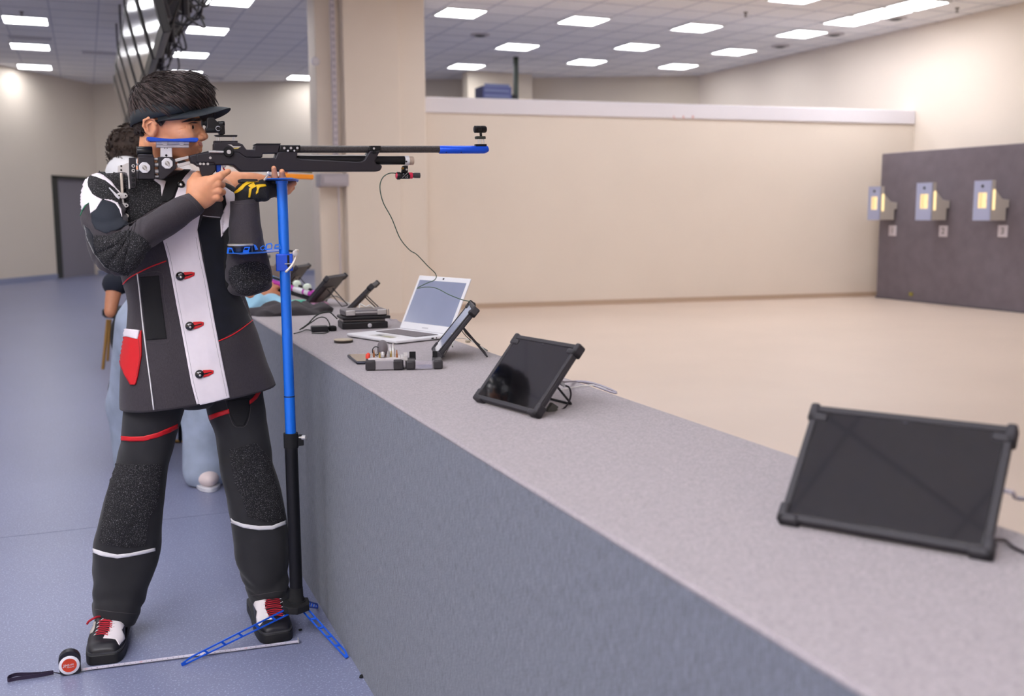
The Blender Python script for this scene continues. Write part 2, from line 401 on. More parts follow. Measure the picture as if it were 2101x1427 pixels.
# ------------------------------------------------------------------ cloth shapes
from mathutils import noise as mn
def catmull(keys, m):
    K = np.array(keys, float); K = np.vstack([2*K[0]-K[1], K, 2*K[-1]-K[-2]]); n = len(K) - 3; out = []
    for s_ in np.linspace(0, n, m):
        i = min(int(s_), n-1); t = s_ - i; a, b, c, d = K[i:i+4]
        out.append(0.5*((2*b)+(-a+c)*t+(2*a-5*b+4*c-d)*t*t+(-a+3*b-3*c+d)*t**3))
    return out
def garment(keys, n=56, m=60, wr=0.003, wf=9.0, stretch=(1, 1, 1), open_end=0.0, open_start=0.0, folds=(), seed=0):
    """keys: (xl, yl, xr, yr, Y, depth_half, squareness) silhouette points in the photo and the distance they stand at"""
    rings = []
    for q, k in enumerate(catmull(keys, m)):
        A, B = PY(k[0], k[1], k[4]), PY(k[2], k[3], k[4]); c = (A+B)/2; w = (B-A)/2; e = 2/k[6]; rg = []
        for j in range(n):
            th = 2*math.pi*j/n; cs, sn = math.cos(th), math.sin(th)
            v = w*math.copysign(abs(cs)**e, cs) + Vector((0, -1, 0))*k[5]*math.copysign(abs(sn)**e, sn)
            p = c + v
            if wr:
                f = mn.noise(Vector((p.x*wf*stretch[0]+seed, p.y*wf*stretch[1], p.z*wf*stretch[2])))
                f += 0.5*mn.noise(Vector((p.x*wf*2.3*stretch[0]+seed, p.y*wf*2, p.z*wf*2.3*stretch[2])))
                g = wr*f
                for (fc, fr, fa) in folds:      # (position along 0..1, width, depth) ring-like creases
                    u = (q/(m-1) - fc - 0.03*math.sin(th*2+seed+fc*9))/fr; g -= fa*math.exp(-u*u)*(0.4+0.6*abs(math.sin(th*1.5+fc*20)))
                p = p + v.normalized()*g
            rg.append(p)
        rings.append(rg)
    def inner(rg, f): c = sum(rg, Vector())/len(rg); return [c+(p-c)*f for p in rg]
    if open_end:
        last = rings[-1]; prev = rings[-3]; rings.append(inner(last, 0.95)); rings.append(inner(prev, 0.90))
    if open_start:
        first = rings[0]; prev = rings[2]; rings = [inner(prev, 0.90), inner(first, 0.95)] + rings
    return MB().loft(rings)
def tree(*mbs):
    V, Fc = [], []
    for mb in mbs:
        o = len(V); V += mb.v; Fc += [tuple(i+o for i in f) for f in mb.f]
    return BVHTree.FromPolygons(V, Fc)
def tree_np(V, Fq): return BVHTree.FromPolygons([Vector(v) for v in V], [tuple(int(i) for i in f) for f in Fq])
def in_poly(x, y, P):
    c = False; n = len(P)
    for i in range(n):
        x0, y0 = P[i]; x1, y1 = P[i-1]
        if (y0 > y) != (y1 > y) and x < (x1-x0)*(y-y0)/(y1-y0)+x0: c = not c
    return c
def smooth_poly(P, k=5):
    n = len(P); out = []
    for i in range(n):
        a, b, c, d = [Vector((*P[(i+q) % n], 0)) for q in (-1, 0, 1, 2)]
        for j in range(k):
            t = j/k; p = 0.5*((2*b)+(-a+c)*t+(2*a-5*b+4*c-d)*t*t+(-a+3*b-3*c+d)*t**3); out.append((p.x, p.y))
    return out
def patch(poly, bvh, th=0.0015, step=3.0, smooth=0, rough=0.0, lift=0.0004, maxd=None):
    """a panel sewn onto a surface: outline as seen in the photo, laid on the surface itself"""
    if smooth: poly = smooth_poly(poly, smooth)
    n0 = len(poly); P = []
    for i in range(n0):
        x0, y0 = poly[i]; x1, y1 = poly[(i+1) % n0]; L_ = math.hypot(x1-x0, y1-y0); k = max(1, int(L_/step))
        for j in range(k): P.append((x0+(x1-x0)*j/k, y0+(y1-y0)*j/k))
    nb = len(P); xs = [p[0] for p in poly]; ys = [p[1] for p in poly]; pts = list(P)
    y = min(ys)+step/2; row = 0
    while y < max(ys):
        x = min(xs)+step/2+(step/2 if row % 2 else 0)
        while x < max(xs):
            if in_poly(x, y, P) and min((x-a)**2+(y-b)**2 for a, b in P) > (step*0.45)**2: pts.append((x, y))
            x += step
        y += step; row += 1
    r = delaunay_2d_cdt([Vector(p) for p in pts], [(i, (i+1) % nb) for i in range(nb)], [], 1, 1e-5)
    vs2, _, fs = r[0], r[1], r[2]; hits = []
    for v in vs2:
        d = ray(v.x, v.y).normalized(); h = bvh.ray_cast(EYE, d)
        if h[0] is None or (maxd and (h[0]-EYE).y > maxd): hits.append(None); continue
        nn = h[1]
        if nn.dot(d) > 0: nn = -nn
        jit = random.random()*rough
        hits.append((h[0]+nn*lift, h[0]+nn*(th+lift+jit)))
    mp, V = {}, []
    for i, h in enumerate(hits):
        if h: mp[i] = len(V)//2; V += [h[0], h[1]]
    F_ = []; edge = {}
    for f in fs:
        if any(i not in mp for i in f): continue
        t = [mp[i]*2+1 for i in f]
        es = [(V[t[0]]-V[t[1]]).length, (V[t[1]]-V[t[2]]).length, (V[t[2]]-V[t[0]]).length]
        if max(es) > 0.06: continue
        F_.append(tuple(t)); F_.append(tuple(i-1 for i in reversed(t)))
        for a, b in ((t[0], t[1]), (t[1], t[2]), (t[2], t[0])): edge[(a, b)] = 1
    for (a, b) in list(edge):
        if (b, a) not in edge: F_.append((b, a, a-1, b-1))
    return MB().add(V, F_)
def on_surface(pts, bvh, lift=0.001):
    out = []
    for (x, y) in pts:
        d = ray(x, y).normalized(); h = bvh.ray_cast(EYE, d)
        if h[0] is None: continue
        nn = h[1] if h[1].dot(d) < 0 else -h[1]; out.append(h[0]+nn*lift)
    return out
def dens(pts, k=6):
    v = bez([Vector((x, y, 0)) for x, y in pts], k); return [(p.x, p.y) for p in v]
# ------------------------------------------------------------------ the shooter
M_skin = mat('skin', (226, 160, 122), 0.5, noise=(60, 0.05), bump=(500, 0.12), spec=0.4)
M_skin.node_tree.nodes['Principled BSDF'].inputs['Subsurface Weight'].default_value = 0.12
M_skin.node_tree.nodes['Principled BSDF'].inputs['Subsurface Radius'].default_value = (0.01, 0.004, 0.002)
M_hair = mat('dark_brown_hair', (44, 33, 32), 0.5, noise=(120, 0.6), spec=0.35)
M_lip = mat('lip_skin', (190, 108, 96), 0.45)
M_eye = mat('eye_white', (225, 215, 210), 0.2)
M_iris = mat('dark_iris', (32, 20, 14), 0.1)
M_canvas = mat('charcoal_canvas', (58, 53, 59), 0.85, weave=(900, 0.25), bump=(800, 0.3), sheen=0.1)
M_trouser = mat('black_trouser_cloth', (36, 36, 40), 0.85, noise=(14, 0.15), bump=(900, 0.3), sheen=0.12)
M_fuzz = mat('black_grip_patch', (16, 15, 20), 0.8, speck=(520, (120, 118, 124), 0.62), bump=(600, 1.0))
M_velvet = mat('navy_velvet', (14, 17, 28), 0.95, noise=(25, 0.3), sheen=0.35)
M_mesh = mat('navy_mesh_cloth', (26, 33, 46), 0.8, bump=(700, 0.6))
M_lthr = mat('white_jacket_leather', (236, 228, 236), 0.6, noise=(30, 0.02), bump=(60, 0.2))
M_red = mat('red_trim', (214, 22, 34), 0.5)
M_grey_stitch = mat('grey_stitch', (150, 146, 150), 0.7)
M_blk = mat('black_cloth', (16, 16, 20), 0.85)
M_visor = mat('navy_black_visor', (30, 38, 46), 0.65, bump=(500, 0.2))
M_white_cloth = mat('white_tape', (228, 226, 230), 0.6)

# head frame: f = where the face points, l = to the shooter's own left, u = up
YAW = math.radians(-19)
hf = Vector((math.cos(YAW), math.sin(YAW), 0)); hl = Vector((-math.sin(YAW), math.cos(YAW), 0)); hu = Vector((0, 0, 1))
ear = PY(311, 262, 3.088)
HO = ear + hl*0.074
def hw(f, l, u): return HO + hf*f + hl*l + hu*u
Hrot = Matrix((hf, hl, hu)).transposed()   # columns f,l,u
fl = Field((-.085, -.105, -.20), (.175, .10, .165), 0.0016)
fl.ell((.026, 0, .052), (.094, .075, .088), .01)
fl.ell((.066, 0, -.002), (.064, .060, .072), .02)
fl.ell((.062, 0, -.052), (.060, .050, .036), .02)
fl.cone((.012, -.056, -.045), (.085, -.030, -.074), .013, .014, .02); fl.cone((.012, .056, -.045), (.085, .030, -.074), .013, .014, .02)
fl.ell((.107, 0, -.076), (.017, .021, .014), .018)
for s_ in (-1, 1):
    fl.ell((.086, s_*.040, -.016), (.028, .022, .020), .02)
    fl.cone((.119, s_*.008, .022), (.098, s_*.044, .026), .008, .006, .012)
    fl.cone((.121, s_*.033, .006), (.135, s_*.035, .006), .011, .013, .012, sub=True)
    fl.ell((.104, s_*.033, .005), (.0125, .0125, .0125), .003)
    fl.cone((.1150, s_*.020, .0095), (.109, s_*.047, .0075), .0052, .0040, .004)
    fl.cone((.1155, s_*.022, .0002), (.108, s_*.046, .0022), .0042, .0036, .004)
fl.cone((.119, 0, .020), (.124, 0, .004), .008, .0075, .012)
fl.cone((.124, 0, .006), (.142, 0, -.018), .0075, .0095, .010)
for s_ in (-1, 1): fl.ell((.130, s_*.0125, -.023), (.011, .0068, .0075), .006); fl.ell((.132, s_*.007, -.031), (.005, .0034, .003), .003, sub=True)
fl.ell((.119, 0, -.043), (.011, .022, .010), .010)
fl.cone((.1265, 0, -.0465), (.112, -.022, -.0475), .0052, .003, .004); fl.cone((.1265, 0, -.0465), (.112, .022, -.0475), .0052, .003, .004)
fl.cone((.1235, 0, -.057), (.111, -.020, -.053), .0062, .003, .005); fl.cone((.1235, 0, -.057), (.111, .020, -.053), .0062, .003, .005)
fl.cone((.134, 0, -.0515), (.110, -.026, -.0500), .0011, .0011, .002, sub=True); fl.cone((.134, 0, -.0515), (.110, .026, -.0500), .0011, .0011, .002, sub=True)
# smile fold and crow's feet
fl.cone((.129, -.024, -.030), (.106, -.036, -.052), .0016, .0012, .007, sub=True)
fl.ell((.096, -.043, -.028), (.022, .012, .016), .012)
for a, b in (((.098, -.055, .002), (.074, -.066, -.006)), ((.099, -.054, .007), (.076, -.066, .008)), ((.098, -.055, -.004), (.080, -.063, -.016))): fl.cone(a, b, .0009, .0006, .003, sub=True)
# ears
for s_ in (-1, 1):
    y = s_*.074; E_ = .80
    fl.ell((.004, s_*.068, -.002), (.013, .012, .021), .008)
    hel = [(.016, y, .011), (.010, y+s_*.006, .022), (-.004, y+s_*.010, .026), (-.016, y+s_*.012, .019), (-.019, y+s_*.012, .004), (-.013, y+s_*.008, -.011), (-.004, y+s_*.004, -.021)]
    fl.chain(hel, [.0026, .0031, .0033, .0033, .0031, .0030, .0046], .004)
    fl.ell((-.003, y+s_*.003, .002), (.016, .0033, .022), .004)
    fl.ell((-.001, y+s_*.010, .001), (.0085, .008, .0125), .004, sub=True)
    fl.cone((.002, y+s_*.006, .015), (-.010, y+s_*.009, .008), .0018, .0022, .003)
    fl.cone((-.010, y+s_*.009, .008), (-.007, y+s_*.006, -.008), .0022, .0024, .003)
    fl.ell((.001, y+s_*.001, -.022), (.0065, .0042, .006), .004)
    fl.ell((.012, y+s_*.001, -.002), (.004, .004, .006), .004)
# neck
fl.cone((.000, 0, -.03), (-.022, .01, -.19), .054, .058, .02)
fl.cone((-.01, -.055, -.04), (.03, -.03, -.19), .016, .014, .015)
hv, hq = fl.mesh(); hv = relax(hv, hq, 2, .45)
hv[:, 0] = np.where(hv[:, 0] > 0, hv[:, 0]*.915, hv[:, 0])
HM = np.array(Hrot); hvw = hv @ HM.T + np.array(HO)
b_head = tree_np(hvw, hq)

# hands and the rest of the body: everything under the clothes is simple, the hands are modelled
RY = 3.06                                    # the plane the rifle stands in
def n3(v): return np.array(v)
def hp(u, v, y): return n3(PY(220+u/7.51, 270+v/7.51, y))
W0 = hp(1370, 1110, 3.015)
lo = PY(372, 450, 3.0); hi = PY(482, 335, 3.0)
fr_ = Field((lo.x, 2.945, lo.z-.01), (hi.x+.01, 3.125, hi.z+.01), 0.0015)
fr_.cone(hp(1335, 1130, 3.02), hp(1400, 1050, 3.012), .023, .0245, .015)
fr_.ell(hp(1500, 930, 3.012), (.040, .0165, .040), .02)
fr_.ell(hp(1420, 960, 3.014), (.028, .018, .034), .02)
fr_.ell(hp(1560, 860, 3.011), (.028, .0150, .032), .012)
for (a, b, c, ra) in (((1640, 745, 3.004), (1735, 690, 3.002), (1865, 612, 3.022), .0112),):
    fr_.chain([hp(1480, 880, 3.008), hp(*a), hp(*b), hp(*c)], [.013, ra+.0008, ra-.0008, .0078], .009)
mid = [((1480, 920), (1700, 800, 3.000), (1765, 815, 3.028), (1640, 850, 3.078), .0112),
       ((1460, 960), (1715, 910, 3.001), (1775, 930, 3.026), (1640, 945, 3.078), .0108),
       ((1440, 1010), (1690, 1010, 3.004), (1740, 1030, 3.028), (1620, 1040, 3.074), .0098)]
for base, a, b, c, r_ in mid:
    fr_.chain([hp(*base, 3.010), hp(*a), hp(*b), hp(*c)], [.010, r_+.0002, r_-.0012, r_-.0025], .0022)
# thumb: leaves the side of the palm and closes round the back of the grip
fr_.chain([hp(1330, 960, 3.016), hp(1325, 800, 3.022), hp(1375, 700, 3.034), hp(1400, 650, 3.066)], [.017, .0145, .0118, .0090], .012)
for p_, q_ in (((1640, 690, 2.99), (1660, 790, 2.99)),): pass
rv, rq = fr_.mesh(); rv = relax(rv, rq, 1, .4)

def lp(u, v, y): return n3(PY(450+u/4.92, 330+v/4.92, y))
lo = PY(470, 440, 3.05); hi = PY(622, 330, 3.05)
fg = Field((lo.x, 2.985, lo.z), (hi.x, 3.16, hi.z), 0.0015)
fg.chain([lp(555, 225, 3.065), lp(560, 160, 3.040), lp(550, 75, 3.028)], [.0105, .0082, .0074], .006)
fg.chain([lp(640, 235, 3.070), lp(640, 170, 3.045), lp(632, 108, 3.030)], [.0110, .0090, .0080], .006)
fg.chain([lp(600, 300, 3.075), lp(690, 265, 3.085), lp(752, 225, 3.092)], [.014, .0105, .0085], .006)
fg.chain([lp(600, 330, 3.085), lp(690, 300, 3.098), lp(735, 270, 3.105)], [.014, .0105, .0085], .006)
fg.chain([lp(590, 280, 3.09), lp(670, 235, 3.105), lp(700, 215, 3.115)], [.014, .0105, .0085], .006)
fg.ell(lp(480, 290, 3.07), (.045, .030, .022), .015)
fg.cone(lp(260, 460, 3.06), lp(330, 330, 3.065), .026, .025, .015)
gv, gq = fg.mesh(); gv = relax(gv, gq, 2, .4)

fb = Field((-.14, 2.90, .05), (.66, 3.45, 1.45), 0.007)
sR = n3(PY(212, 400, 3.16)); sL = n3(PY(448, 400, 3.22)); pel = n3(PY(390, 800, 3.20)); chest = n3(PY(330, 440, 3.19))
pel = n3(PY(370, 720, 3.20))
fb.ell(chest, (.135, .09, .15), .05); fb.cone(chest, pel, .10, .10, .06)
fb.cone(n3(hw(-.033, .01, -.17)), chest, .055, .07, .04)
fb.cone(sR, sL, .05, .05, .04)
eR = n3(PY(264, 508, 2.985)); eL = n3(PY(510, 570, 3.06))
fb.chain([sR, n3(PY(211, 440, 3.07)), n3(PY(232, 505, 2.995)), n3(PY(290, 482, 2.975)), n3(PY(338, 455, 2.98)), W0], [.042, .036, .032, .028, .025, .021], .01)
fb.chain([sL, eL, lp(260, 430, 3.06)], [.048, .042, .027], .02)
kR = n3(PY(285, 985, 3.18)); kL = n3(PY(510, 980, 3.16)); aR = n3(PY(232, 1262, 3.20)); aL = n3(PY(550, 1225, 3.17))
fb.chain([pel-np.array([.05, 0, 0]), n3(PY(312, 850, 3.2)), kR, aR], [.06, .06, .05, .036], .02)
fb.chain([pel+np.array([.05, 0, 0]), n3(PY(480, 850, 3.2)), kL, aL], [.06, .06, .05, .036], .02)
bv, bq = fb.mesh()
VV = np.vstack([hvw, rv, gv, bv]); o1 = len(hvw); o2 = o1+len(rv); o3 = o2+len(gv)
FF = np.vstack([hq, rq+o1, gq+o2, bq+o3])
shooter = mesh_np('person', VV, FF, M_skin, label='person aiming an air rifle in black and white shooting jacket and dark visor', cat='person')

# face details
eyes = MB()
ec = hw(.104*.915, -.033, .005)
EF = .915
iris = MB().ball(hw(.1100*EF, -.0370, .0048), .0078, 14, 10)
build('iris', iris, M_iris, shooter, smooth=180)
w_ = MB().ball(ec + hf*-.0002 + hl*-.0012, .0127, 20, 14); build('eye', w_, M_eye, shooter, smooth=180)
def hpx(u, v): return (260+u/7.136, 120+v/7.136)
ebrow = patch([hpx(*p) for p in ((800, 935), (880, 895), (960, 878), (1050, 880), (1130, 880), (1150, 895), (1060, 912), (960, 912), (880, 925))], b_head, .0022, 1.0, 3, rough=.0015, maxd=3.3)
build('eyebrow', ebrow, M_hair, shooter)
lash = patch([hpx(*p) for p in ((895, 958), (925, 940), (960, 930), (1000, 930), (1040, 942), (1000, 944), (960, 944), (930, 952))], b_head, .0012, 1.0, 2, maxd=3.3)
build('eyelashes', lash, M_hair, shooter)
lips = patch([hpx(*p) for p in ((1035, 1215), (1075, 1225), (1105, 1240), (1125, 1255), (1110, 1275), (1080, 1280), (1055, 1262), (1040, 1240))], b_head, .0008, 1.0, 2, maxd=3.3)
build('lips', lips, M_lip, shooter, smooth=180)

# hair: a close cap with thousands of combed locks over it
cap = Field((-.12, -.12, -.08), (.17, .12, .20), 0.003)
cap.ell((.027, 0, .060), (.098, .083, .094), .01)
cap.ell((.075, 0, .105), (.055, .060, .055), .03)
cap.ell((-.030, 0, .000), (.036, .060, .050), .02)
cv, cq = cap.mesh()
def hair_ok(p):
    f, l, u = p
    if u > .062 + max(0, f)*.1: return True
    if f < -.022 and u > -.012: return True
    if f < .035 and u > .034: return True
    return False
keep = np.array([all(hair_ok(cv[i]) for i in q) for q in cq]); cq2 = cq[keep]
cv = cv + np.random.normal(0, .0008, cv.shape)
hcap = mesh_np('hair', cv @ HM.T + np.array(HO), cq2, M_hair, shooter)
st = MB()
cen = cv[cq2].mean(1); sel = np.random.choice(len(cen), 6500)
for i in sel:
    p = Vector(cen[i]); nrm = Vector(((p.x-.024)/.104**2, p.y/.087**2, (p.z-.06)/.1**2)).normalized()
    whirl = Vector((-.05, 0, .13)); d = (p - whirl); d = d - nrm*d.dot(nrm)
    if d.length < 1e-3: continue
    d.normalize(); d = (d + Vector((.35 if p.z > .06 else .1, 0, -.15)) + Vector((random.gauss(0, .24), random.gauss(0, .24), random.gauss(0, .2)))).normalized()
    d = (d - nrm*d.dot(nrm)*.8).normalized()
    top = max(0, min(1, (p.z-.05)/.08)); Ln = random.uniform(.014, .024) + .022*top*random.random() + (.018*random.random() if p.x > .07 else 0)
    if p.z < .02: Ln *= .5
    lift = .30 + .45*top*random.random() + (.35 if p.x > .08 else 0)*random.random(); r0 = random.uniform(.0010, .0020)
    pts = []; q = p.copy(); dd = (d + nrm*lift).normalized()
    for k in range(5):
        pts.append(hw(*q)); q = q + dd*Ln/4; dd = (dd - nrm*.14*(1+k*.5) + Vector((0, 0, -.05))).normalized()
    st.tube(pts, [r0, r0, r0*.85, r0*.6, r0*.15], 3, cap=False)
build('hair_locks', st, M_hair, hcap, smooth=180)
M_hair2 = mat('brown_hair_highlight', (58, 44, 42), .45, noise=(150, .5), spec=.45)
st2 = MB()
for i in np.random.choice(len(cen), 1500):
    p = Vector(cen[i])
    if p.z < .05: continue
    nrm = Vector(((p.x-.024)/.104**2, p.y/.087**2, (p.z-.06)/.1**2)).normalized()
    d = p - Vector((-.05, 0, .13)); d = d - nrm*d.dot(nrm)
    if d.length < 1e-3: continue
    wv = mn.noise(p*28)*.9
    d = (d.normalized() + Vector((.45, wv*.6, -.25+wv*.4))).normalized(); d = (d - nrm*d.dot(nrm)*.85).normalized()
    front = max(0, p.x-.05)/.06
    Ln = random.uniform(.028, .044)+.012*front; r0 = random.uniform(.0014, .0026); q = p + nrm*.004; dd = (d + nrm*(.22+.35*random.random()*front)).normalized(); pts = []
    for k in range(6): pts.append(hw(*q)); q = q + dd*Ln/5; dd = (dd - nrm*.16 + Vector((0, 0, -.06*k*.4))).normalized()
    st2.tube(pts, [r0*.5, r0, r0, r0*.8, r0*.5, r0*.1], 4, cap=False)
build('hair_locks', st2, M_hair2, hcap, smooth=180)
side = patch([hpx(*p) for p in ((420, 900), (575, 890), (560, 930), (510, 985), (470, 960), (430, 930))], b_head, .0025, 1.2, 2, rough=.002, maxd=3.3)
build('sideburn', side, M_hair, hcap)
nape = patch([hpx(*p) for p in ((165, 930), (200, 960), (215, 1020), (250, 1090), (255, 1130), (200, 1140), (180, 1060))], b_head, .002, 1.2, 2, rough=.0015, maxd=3.3)
build('nape_hair', nape, M_hair, hcap)

# visor: elastic band and curved brim
rings = []
NB = 72
def bandp(a, v, out=0.0):
    ca, sa = math.cos(a), math.sin(a)
    zc = .047 + .022*ca; hgt = .018
    return (.024+(.097+out)*ca + .001, (.0835+out)*sa, zc + v*hgt)
bm_ = MB(); ro = []
for v, out in ((-1, .000), (-1, .0035), (0, .0045), (1, .0045), (1, .001)): ro.append([hw(*bandp(2*math.pi*j/NB, v, out+ (.002 if v < 0 else 0))) for j in range(NB)])
bm_.loft(ro + [ro[0]], cap=False)
visor = build('visor', bm_, M_visor, shooter, smooth=180)
br = []
for i in range(41):
    a = math.radians(-92 + 184*i/40); ca, sa = math.cos(a), math.sin(a)
    f0, l0, z0 = bandp(a, .15, .003); ext = .083*max(0, ca)**.34 if ca > 0 else 0.0
    row = [(f0, l0, z0 + .004)]
    for k in range(8):
        t = k/7; f = f0 + ext*t*(0.96); l = l0*(1 - .10*t*t); z = z0 - .004 - .027*abs(sa)**1.5*(1-.25*t) - .005*t*t
        row.append((f, l, z))
    br.append(row)
bb_ = MB(); th = .0018
for lay in (0, 1):
    o = len(bb_.v); bb_.v += [hw(f, l, z - lay*th) for row in br for f, l, z in row]
    for i in range(40):
        for k in range(8):
            q = (o+i*9+k, o+(i+1)*9+k, o+(i+1)*9+k+1, o+i*9+k+1); bb_.f.append(q if lay else q[::-1])
N1 = 41*9
for i in range(40): bb_.f.append((i*9+8, (i+1)*9+8, N1+(i+1)*9+8, N1+i*9+8))
build('visor_brim', bb_, M_visor, visor, smooth=60)

# jacket -------------------------------------------------------------
def B(u, v): return (150+u/2.642, 320+v/2.642)
def J(u, v): return (150+u/5.095, 320+v/5.095)
def Hc(u, v): return (220+u/7.51, 270+v/7.51)
trunk_keys = [(318, 352, 386, 350, 3.20, .055, 2), (258, 352, 408, 352, 3.20, .080, 2.1), (205, 362, 442, 362, 3.20, .095, 2.3), (188, 388, 460, 385, 3.195, .112, 2.4),
    (196, 440, 468, 432, 3.18, .130, 2.5), (222, 500, 478, 490, 3.18, .135, 2.5), (244, 552, 488, 545, 3.18, .138, 2.5), (254, 590, 497, 590, 3.18, .138, 2.5),
    (261, 625, 507, 625, 3.18, .138, 2.5), (260, 660, 516, 655, 3.18, .142, 2.5), (254, 705, 529, 690, 3.18, .148, 2.5), (248, 750, 542, 728, 3.18, .152, 2.5),
    (245, 795, 553, 757, 3.18, .156, 2.5), (247, 838, 563, 784, 3.18, .158, 2.5)]
trunk = garment(trunk_keys, 72, 90, .0055, 9, (1, 1, .7), open_end=1, seed=3)
jacket = build('jacket', trunk, M_canvas, shooter, smooth=180)
rs_keys = [(205, 352, 268, 378, 3.15, .050, 2), (176, 368, 262, 398, 3.13, .070, 2.1), (165, 400, 260, 420, 3.10, .076, 2.2), (165, 442, 262, 440, 3.05, .078, 2.2), (174, 490, 264, 456, 3.01, .078, 2.3),
    (192, 540, 266, 462, 2.985, .074, 2.3), (222, 562, 270, 462, 2.975, .070, 2.3), (258, 563, 276, 456, 2.97, .066, 2.3), (288, 540, 284, 450, 2.965, .062, 2.3), (310, 510, 300, 441, 2.965, .056, 2.2), (345, 487, 330, 423, 2.97, .050, 2.1),
    (385, 459, 358, 406, 2.985, .045, 2.1), (412, 437, 376, 397, 3.0, .041, 2), (419, 430, 384, 394, 3.005, .040, 2)]
rslv = garment(rs_keys, 56, 120, .0055, 13, open_end=1, seed=9, folds=((.24, .016, .006), (.31, .012, .006), (.40, .012, .007), (.47, .010, .006), (.54, .012, .006), (.66, .02, .003)))
sleeve_r = build('sleeve', rslv, M_canvas, jacket, smooth=180)
ls_keys = [(505, 608, 535, 600, 3.05, .020, 2), (476, 603, 553, 592, 3.05, .045, 2.2), (464, 580, 558, 576, 3.05, .058, 2.3), (462, 552, 555, 548, 3.05, .062, 2.3), (466, 515, 546, 515, 3.05, .056, 2.2),
    (469, 471, 537, 471, 3.055, .050, 2.1), (471, 435, 532, 432, 3.06, .046, 2), (471, 413, 529.5, 407, 3.065, .043, 2)]
lslv = garment(ls_keys, 56, 60, .003, 10, open_end=1, seed=21, folds=((.30, .03, .007), (.45, .02, .003), (.62, .02, .003)))
sleeve_l = build('sleeve', lslv, M_canvas, jacket, smooth=180)
up = garment([(408, 356, 455, 372, 3.20, .055, 2), (418, 385, 484, 388, 3.19, .068, 2.1), (430, 430, 492, 425, 3.17, .068, 2.1), (442, 480, 500, 480, 3.13, .066, 2.1), (450, 540, 515, 545, 3.10, .062, 2.1), (462, 590, 540, 585, 3.07, .050, 2.1)], 48, 40, .003, 9, seed=5)
upper_l = build('upper_sleeve', up, M_blk, jacket, smooth=180)
tj = tree(trunk); tjs = tree(trunk, rslv, up); tr = tree(rslv); tl = tree(lslv); tup = tree(up); tt2 = tree(trunk, up); trt = tree(rslv, trunk)
def sew(name, poly, bvh, m, th=.0016, sm=0, par=None, rough=0, step=3.0, lift=.0004):
    return build(name, patch(poly, bvh, th, step, sm, rough, lift, maxd=3.35), m, par or jacket, smooth=(180 if not rough else None))
sew('front_placket', [B(*p) for p in ((488, 462), (515, 560), (560, 800), (600, 1010), (640, 1230), (672, 1352), (760, 1332), (848, 1308), (810, 1120), (770, 920), (730, 700), (700, 560), (672, 400), (690, 300), (720, 150), (700, 70), (630, 62), (590, 120), (550, 230), (520, 340))], tj, M_lthr, .003)
sew('velvet_panel', [B(*p) for p in ((677, 400), (700, 332), (800, 338), (860, 300), (900, 500), (905, 745), (940, 830), (968, 888), (785, 1003), (750, 800), (718, 620), (695, 480))], tj, M_velvet, .0012)
sew('side_inset', [B(*p) for p in ((362, 655), (465, 648), (508, 990), (398, 998))], tj, M_blk, .001)
def pipe(name, pts, bvh, m, r, par=None): return build(name, MB().tube(on_surface(dens(pts, 6), bvh, r*.5), r, 6), m, par or jacket, smooth=180)
pipe('red_piping', [B(*p) for p in ((272, 694), (300, 665), (340, 640), (420, 600), (505, 568))], tj, M_red, .0020)
pipe('red_piping', [B(*p) for p in ((785, 1004), (850, 975), (910, 938), (972, 889))], tj, M_red, .0018)
pipe('white_piping', [B(*p) for p in ((349, 636), (362, 740), (378, 900), (400, 1080), (420, 1230), (438, 1374))], tj, M_white_cloth, .0021)
pipe('inset_seam', [B(*p) for p in ((350, 640), (480, 632), (492, 760), (528, 990), (398, 1012))], tj, mat('dark_seam', (78, 72, 76), .8), .0007)
for dx in (14, -16):
    pts = [(490, 470), (515, 560), (560, 800), (600, 1010), (640, 1230), (668, 1340)] if dx > 0 else [(680, 440), (700, 560), (730, 700), (770, 920), (810, 1120), (846, 1300)]
    pipe('placket_stitching', [B(x+dx, y) for x, y in pts], tree(trunk), M_grey_stitch, .0004) if False else build('placket_stitching', MB().tube(on_surface(dens([B(x+dx, y) for x, y in pts], 6), tj, .0036), .0005, 5), M_grey_stitch, jacket)
sew('pocket', [B(*p) for p in ((249, 1003), (258, 985), (300, 976), (358, 988), (374, 944), (374, 1080), (354, 1195), (342, 1238), (318, 1238), (290, 1190), (268, 1140), (252, 1070))], tj, M_red, .006)
sew('pocket_band', [B(*p) for p in ((246, 1010), (250, 965), (262, 940), (300, 936), (366, 943), (358, 992), (300, 978), (262, 986))], tj, M_lthr, .0078, lift=.001)
pipe('pocket_seam', [B(*p) for p in ((356, 990), (362, 1080), (345, 1180), (326, 1236))], tj, mat('dark_red_seam', (150, 14, 24), .6), .0014).location = (0, -.0062, 0)
